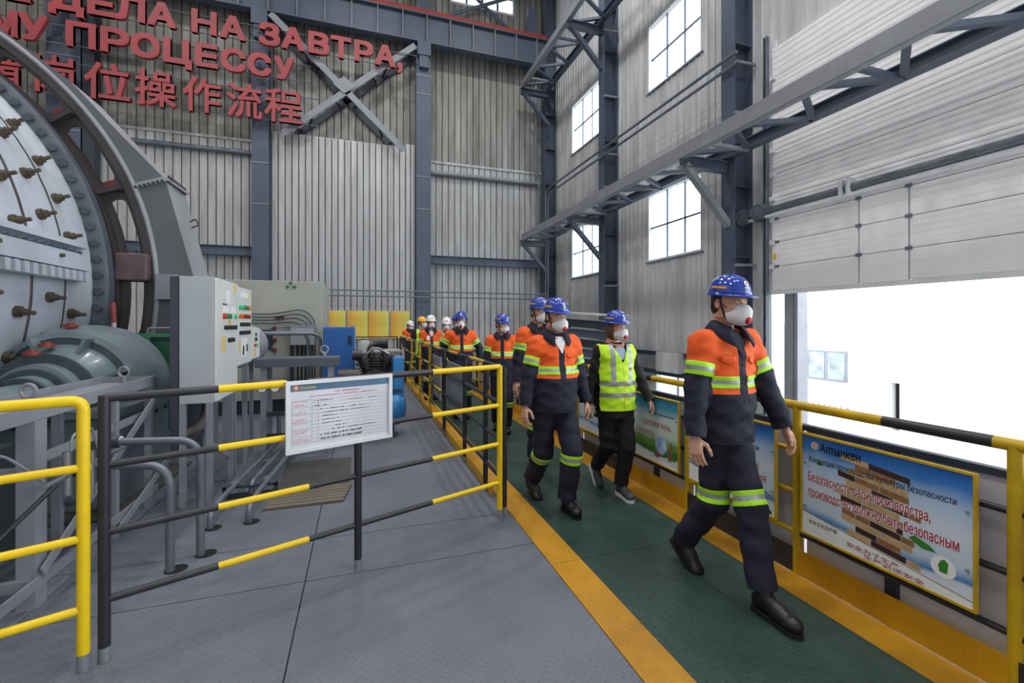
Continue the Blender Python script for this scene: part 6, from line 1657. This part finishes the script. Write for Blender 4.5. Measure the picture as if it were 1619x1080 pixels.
    for s in 'LR':
        end = ank[s] + (knee[s] - ank[s]) * (-0.05 if not female else 0.12)
        tf_.cone(hips[s], knee[s], 0.098 * lw, 0.080 * lw, 0.03).cone(knee[s], ank[s] + (ank[s] - knee[s]) * 0.06, 0.080 * lw, 0.074 * lw if not female else 0.066, 0.025)
    def wt(X, Y, Z): return 0.0065 * np.sin(30 * Z + 20 * X + 8 * Y + ph[5]) * np.sin(22 * X + 14 * Y - 9 * Z + ph[6]) + 0.0045 * np.sin(52 * Z - 17 * X + ph[7]) * np.sin(25 * Y + ph[2])
    tf_.wrinkle(wt)
    V, Q = tf_.mesh(); C = Cloth(V, Q)
    ub = (0.80, 0.985) if tape == 'thigh' else (0.02, 0.215)
    for s in 'LR':
        C.cut(ank[s] + (knee[s] - ank[s]) * 0.02, knee[s] - ank[s])
        if worker:
            for u in (ub[0], ub[0] + 0.06, ub[1] - 0.06, ub[1]):
                if tape == 'thigh': C.cut(hips[s] + (knee[s] - hips[s]) * u, knee[s] - hips[s])
                else: C.cut(knee[s] + (ank[s] - knee[s]) * u, ank[s] - knee[s])
    def legstate(P):
        o = {}; X, Y, Z = P.T; dd = {}
        for s in 'LR': dd[s] = np.minimum(cone_d(X, Y, Z, hips[s], knee[s], 0.09, 0.07), cone_d(X, Y, Z, knee[s], ank[s], 0.07, 0.06))
        for s, q in (('L', 'R'), ('R', 'L')):
            u = (P - hips[s]) @ (knee[s] - hips[s]) / ((knee[s] - hips[s]) @ (knee[s] - hips[s])); f2 = (P - knee[s]) @ (ank[s] - knee[s]) / ((ank[s] - knee[s]) @ (ank[s] - knee[s]))
            o[s] = (dd[s] < dd[q], u, f2)
        return o
    P = C.centers(); ls = legstate(P); C.drop((ls['L'][0] & (ls['L'][2] > 0.98)) | (ls['R'][0] & (ls['R'][2] > 0.98)))
    V, N, Fc = C.arrays(); P = np.array([V[f].mean(0) for f in Fc]); ls = legstate(P)
    trousers = pmesh('trousers', V, Fc, [M_NAVY if worker else M_BLKC], body)
    if worker:
        for s in 'LR':
            m0, u, f2 = ls[s]; u = u if tape == 'thigh' else f2; m = m0 & (u > ub[0]) & (u < ub[1]); stp = ((u > ub[0] + 0.06) & (u < ub[1] - 0.06)).astype(int)
            if m.any():
                v2, f3 = sub_mesh(V, N, Fc, m, 0.003); pmesh('knee_tape', v2, f3, [M_LIME, M_SILV], trousers, stp[m], solid=0.002)

    # ---- footwear
    sneak = female
    for s in 'LR':
        (fo, a) = footM[s]; ca, sa = math.cos(a), math.sin(a)
        ff = Field((-0.075, -0.26, -0.03), (0.075, 0.12, 0.17), 0.007 if fine else 0.014)
        ff.ell((0, -0.155, 0.045), (0.037, 0.05, 0.05), 0.02).cone((0, -0.14, 0.05), (0, -0.02, 0.045), 0.036, 0.036, 0.02).cone((0, -0.03, 0.040), (0, 0.045, 0.034), 0.040, 0.038, 0.03).ell((0, 0.045, 0.034), (0.045, 0.05, 0.036), 0.02)
        ff.cone((0, -0.13, 0.08), (0, -0.135, 0.155 if not sneak else 0.09), 0.042, 0.044 if not sneak else 0.036, 0.03).cone((0, -0.11, 0.085), (0, -0.04, 0.06), 0.034, 0.034, 0.03)
        V, Q = ff.mesh(); V[:, 2] = np.maximum(V[:, 2], 0.004)
        Mx = lambda p: 0.95 * np.stack([p[:, 0], p[:, 1] * ca + p[:, 2] * sa, -p[:, 1] * sa + p[:, 2] * ca], 1) + fo + K(0, 0, -0.006)
        boot = pmesh('shoe' if sneak else 'boot', Mx(V), Q, [M_SNK if sneak else M_BOOT], body)
        ol = [(0.036, -0.19), (0.041, -0.13), (0.038, -0.06), (0.043, 0.0), (0.046, 0.045), (0.032, 0.078), (0.017, 0.092), (0, 0.096), (-0.017, 0.092), (-0.032, 0.078), (-0.046, 0.045), (-0.043, 0.0), (-0.038, -0.06), (-0.041, -0.13), (-0.036, -0.19), (0, -0.208)]
        sm = MB().prism(ol[::-1], 0.036 if sneak else 0.03); sv = np.array(sm.v); sv[:, 2] -= 0.022
        pmesh('sole', Mx(sv), sm.f, [M_SNKS if sneak else M_SOLE], boot, smooth=False)
        if fine and not sneak:
            for q in range(4):
                yy = -0.085 + 0.022 * q; zz = 0.108 - 0.012 * q
                lm = MB().tube([(-0.022, yy, zz - 0.006), (0, yy + 0.004, zz + 0.002), (0.022, yy, zz - 0.006)], 0.0028, 5); pmesh('lace', Mx(np.array(lm.v)), lm.f, [M_CHIN], boot)

    # ---- head gear
    def H(p): return (np.array(p, float).reshape(-1, 3) @ R.T + hc)
    def hmesh(name, mb, m, par, **kw): return pmesh(name, H(mb.v), mb.f, m if isinstance(m, list) else [m], par, **kw)
    hairm = hair or M_HAIRD
    hrf = Field((-0.13, -0.16, -0.19), (0.13, 0.12, 0.14), 0.008 if fine else 0.013)
    if female:
        hrf.ell((0, -0.020, -0.02), (0.088, 0.098, 0.125), 0.01)
    else:
        hrf.ell((0, -0.014, 0.028), (0.078, 0.099, 0.092), 0.01).ell((0, -0.04, -0.03), (0.066, 0.068, 0.06), 0.02)
    V, Q = hrf.mesh(); C = Cloth(V, Q); P = C.centers()
    if female: C.drop((P[:, 1] > 0.045 + 0.25 * np.minimum(0, P[:, 2] + 0.02)) & (P[:, 2] < 0.045) & (np.abs(P[:, 0]) < 0.085))
    else: C.drop(((P[:, 1] > 0.012) & (P[:, 2] < 0.05)) | (P[:, 2] < -0.075) | ((P[:, 1] > -0.012) & (P[:, 2] < -0.012)))
    V, N, Fc = C.arrays(); pmesh('hair', H(V), Fc, [hairm], body, solid=0.002)
    hm = {'blue': M_HBLUE, 'white': M_HWHITE, 'yellow': M_HYEL}[helmet]
    cz = 0.050; cyh = -0.004
    def hp(phi, el, off=0.0):
        """Point on the helmet shell: phi from straight ahead towards the wearer's right, el up from the rim."""
        rx, ry, rz = 0.104 + off, 0.126 + off, 0.112 + off
        ce, se = math.cos(el) ** 0.82, math.sin(el)
        xx = rx * math.sin(phi) * ce; yy = ry * math.cos(phi) * ce
        rg = 0.006 * math.exp(-((abs(xx) - 0.0) / 0.014) ** 2) * se + 0.004 * math.exp(-((abs(xx) - 0.045) / 0.010) ** 2) * se
        return (xx, yy + cyh, cz + (rz + rg) * se)
    nP, nE = (40, 12) if fine else (24, 8)
    hv = [hp(2 * PI * i / nP, PI / 2 * j / nE) for j in range(nE) for i in range(nP)] + [hp(0, PI / 2)]
    hq = [(j * nP + i, j * nP + (i + 1) % nP, (j + 1) * nP + (i + 1) % nP, (j + 1) * nP + i) for j in range(nE - 1) for i in range(nP)] + [((nE - 1) * nP + i, (nE - 1) * nP + (i + 1) % nP, nE * nP) for i in range(nP)]
    hel = pmesh('helmet', H(hv), hq, [hm], body, solid=0.003)
    bv, bq = [], []
    for i in range(nP):
        phi = 2 * PI * i / nP; e = 0.008 + 0.038 * max(0, math.cos(phi)) ** 2.2; p = hp(phi, 0.0)
        d_ = np.array((math.sin(phi), math.cos(phi), 0))
        for q, dz in ((0.0, 0.006), (e * 0.6, 0.001), (e, -0.007)):
            bv.append((p[0] + d_[0] * q, p[1] + d_[1] * q, cz + dz))
        bv.append((p[0] + d_[0] * e * 0.9, p[1] + d_[1] * e * 0.9, cz - 0.011)); bv.append((p[0] - d_[0] * 0.006, p[1] - d_[1] * 0.006, cz - 0.003))
    for i in range(nP):
        for q in range(4): bq.append((i * 5 + q, i * 5 + q + 1, ((i + 1) % nP) * 5 + q + 1, ((i + 1) % nP) * 5 + q))
    pmesh('brim', H(bv), bq, [hm], hel)
    def sticker(name, phi, el, w, h, m, par, rnd=False, off=0.0045, na=8):
        if rnd: pts = [hp(phi + w * math.cos(2 * PI * q / 16), el + h * math.sin(2 * PI * q / 16), off) for q in range(16)]; fs_ = [tuple(range(16))]
        else:
            pts = [hp(phi - w + 2 * w * i / na, el - h + 2 * h * j / 2, off) for j in range(3) for i in range(na + 1)]; fs_ = [(j * (na + 1) + i, j * (na + 1) + i + 1, (j + 1) * (na + 1) + i + 1, (j + 1) * (na + 1) + i) for j in range(2) for i in range(na)]
        pmesh(name, H(pts), fs_, [m], par, smooth=not rnd)
    if helmet == 'blue':
        sticker('emblem', 0.0, 0.60, 0.15, 0.13, M_STKW, hel, True); sticker('emblem', 0.0, 0.60, 0.07, 0.06, M_STKR, hel, True, 0.0055)
        sticker('emblem', 0.0, 0.36, 0.20, 0.045, M_STKG, hel); sticker('emblem', 0.0, 0.36, 0.10, 0.03, M_STKW, hel, off=0.0052)
        for sg in (-1, 1): sticker('amber_tape', sg * 1.45, 0.34, 0.42, 0.055, M_GOLD, hel)
    elif fine or helmet == 'white': sticker('emblem', 0.0, 0.5, 0.13, 0.10, M_STKR if helmet == 'white' else M_STKW, hel, True)
    # respirator
    mv, mq, nu, na = [], [], 7, 20
    for j in range(nu + 1):
        t = j / nu
        for i in range(na):
            a = 2 * PI * i / na; r = math.cos(t * PI / 2) ** 0.75 if t < 1 else 0.0
            cxr = 0.061 * math.cos(a) * r * (1 - 0.18 * max(0, math.sin(a)) * (1 - t)); czr = -0.060 + 0.064 * math.sin(a) * r - 0.008 * t
            yb = 0.066 - 0.028 * abs(math.cos(a)) ** 2 + 0.018 * max(0, math.sin(a)) - 0.008 * max(0, -math.sin(a))
            mv.append((cxr, yb * (1 - t) + 0.150 * t ** 0.8 + 0.02 * math.sin(t * PI) , czr))
    for j in range(nu):
        for i in range(na): mq.append((j * na + i, j * na + (i + 1) % na, (j + 1) * na + (i + 1) % na, (j + 1) * na + i))
    mbm = MB(); mbm.v = mv; mbm.f = mq
    mask = hmesh('respirator', mbm, M_MASK, body)
    hmesh('valve', MB().cyl((0, 0.128, -0.079), (0, 0.1545, -0.092), 0.021, 18), M_VALVE, mask)
    for sg in (-1, 1):
        hmesh('strap', MB().tube([(sg * 0.052, 0.068, -0.036), (sg * 0.068, 0.045, -0.020), (sg * 0.080, 0.0, 0.008), (sg * 0.080, -0.03, 0.02)], 0.0032, 6), M_STRAP, mask)
        hmesh('strap', MB().tube([(sg * 0.048, 0.06, -0.075), (sg * 0.058, 0.03, -0.085), (sg * 0.060, -0.02, -0.09), (sg * 0.04, -0.07, -0.08)], 0.0032, 6), M_STRAP, mask)
        hmesh('chin_strap', MB().tube([(sg * 0.090, 0.012, 0.050), (sg * 0.078, 0.018, -0.01), (sg * 0.060, 0.035, -0.075), (sg * 0.025, 0.055, -0.118), (0, 0.058, -0.122)], 0.0055, 6), M_CHIN, hel)
        if fine:
            eye = hmesh('eye', MB().sphere((sg * 0.031, 0.0775, 0.002), 0.0125, 12, 8), M_EYEW, body)
            hmesh('iris', MB().sphere((sg * 0.031, 0.0862, 0.000), 0.0055, 10, 6), M_EYED, eye)
            hmesh('eyelid', MB().sphere((sg * 0.031, 0.0775, 0.0045), 0.0140, 12, 8, (1.05, 1, 0.82)), M_SKIN, body)
            hmesh('eyebrow', MB().tube([(sg * 0.014, 0.0925, 0.018), (sg * 0.03, 0.091, 0.0225), (sg * 0.048, 0.080, 0.018)], [0.0028, 0.0034, 0.0018], 6), hairm, body)
    if fine and not female:
        pass
    return body

GV = 'visitors in orange and navy work suits'
person(2.105, 2.20, (0.03, -1), 1.035, 'person in orange and navy suit with blue helmet striding in front, nearest the camera', feet={'L': (0.01, 0.41, 0, 0), 'R': (0.045, -0.22, 0, 36)}, wrists={'L': (-0.32, 0.15, 0.90), 'R': (0.265, 0.06, 0.86)}, head=(0, -7), seed=1, res=0.011, lean=0.03, drop=-0.005, elbow_out=(0.7, 0.3), tape='thigh', hipw=0.04)
person(1.60, 3.62, (0.04, -1), 1.01, 'stocky person in orange and navy suit, white shirt showing, beside the lime vest', feet={'L': (-0.07, 0.24, 0, 0), 'R': (0.06, -0.25, 0, 32)}, wrists={'L': (-0.30, 0.04, 0.86), 'R': (0.29, 0.05, 0.86)}, head=(8, -8), girth=1.14, seed=2, res=0.012, lean=0.03, drop=0.015, shirt=M_SHIRT)
person(2.27, 3.72, (-0.02, -1), 0.945, 'person in a lime vest over black clothes with a blue helmet and grey sneakers', outfit='vest', female=True, feet={'L': (-0.03, 0.20, 0, 0), 'R': (0.05, -0.26, 0.03, 48)}, wrists={'L': (-0.31, 0.16, 0.90), 'R': (0.27, -0.02, 0.88)}, head=(10, -4), seed=3, res=0.012, lean=0.02, hair=M_HAIRB, hem=0.755, group='')
person(1.93, 4.78, (-0.05, -1), 1.045, 'tall person in orange suit half hidden behind the stocky one', feet={'L': (-0.08, -0.1, 0, 10), 'R': (0.08, 0.2, 0, 0)}, head=(12, -3), seed=4, res=0.016, shirt=None)
person(1.985, 6.38, (-0.25, -1), 0.96, 'person with blue helmet and head turned aside, walking alone behind the first group', feet={'L': (-0.08, 0.15, 0, 0), 'R': (0.08, -0.12, 0, 12)}, head=(38, -10), seed=5, res=0.018)
person(1.63, 7.58, (-0.15, -1), 1.0, 'broad person with blue helmet standing square to the camera by the left rail', head=(-6, -4), seed=6, res=0.02, girth=1.1, wrists={'L': (-0.34, -0.02, 0.92), 'R': (0.34, -0.02, 0.92)}, elbow_out=(1.2, 1.2))
person(1.72, 8.35, (-0.15, -1), 0.985, 'person whose blue helmet shows just behind the square-standing one', head=(12, 0), seed=7, res=0.024, fine=False)
person(1.42, 9.70, (0.02, -1), 0.985, 'person with white helmet, open collar and a badge beside the left rail', helmet='white', wrists={'L': (-0.22, 0.02, 0.88), 'R': (0.22, 0.02, 0.88)}, elbow_out=(0.1, 0.1), head=(4, -4), seed=8, res=0.022, fine=False, shirt=M_SHIRT)
person(1.80, 9.95, (-0.1, -1), 0.965, 'person with white helmet and lime vest edges behind the left rail, facing the camera', helmet='white', outfit='vest', head=(0, -14), seed=9, res=0.024, fine=False)
person(1.48, 11.7, (0.3, -1), 0.985, 'person with a yellow helmet and lime vest near the back of the line', helmet='yellow', outfit='vest', head=(30, 0), seed=10, res=0.024, fine=False)
person(1.47, 14.6, (0.3, -1), 0.945, 'person with white helmet looking down, farthest back beyond the left rail', helmet='white', wrists={'L': (-0.22, 0.08, 0.9), 'R': (0.22, 0.08, 0.9)}, elbow_out=(0.1, 0.1), head=(25, -22), seed=11, res=0.024, fine=False)
bdg = MB().box((1.31, 9.525, 1.27), (1.375, 9.53, 1.36)); mk('name_badge', bdg, M_STKW, None, 'white name badge hanging on the chest of the white-helmeted person', 'badge')
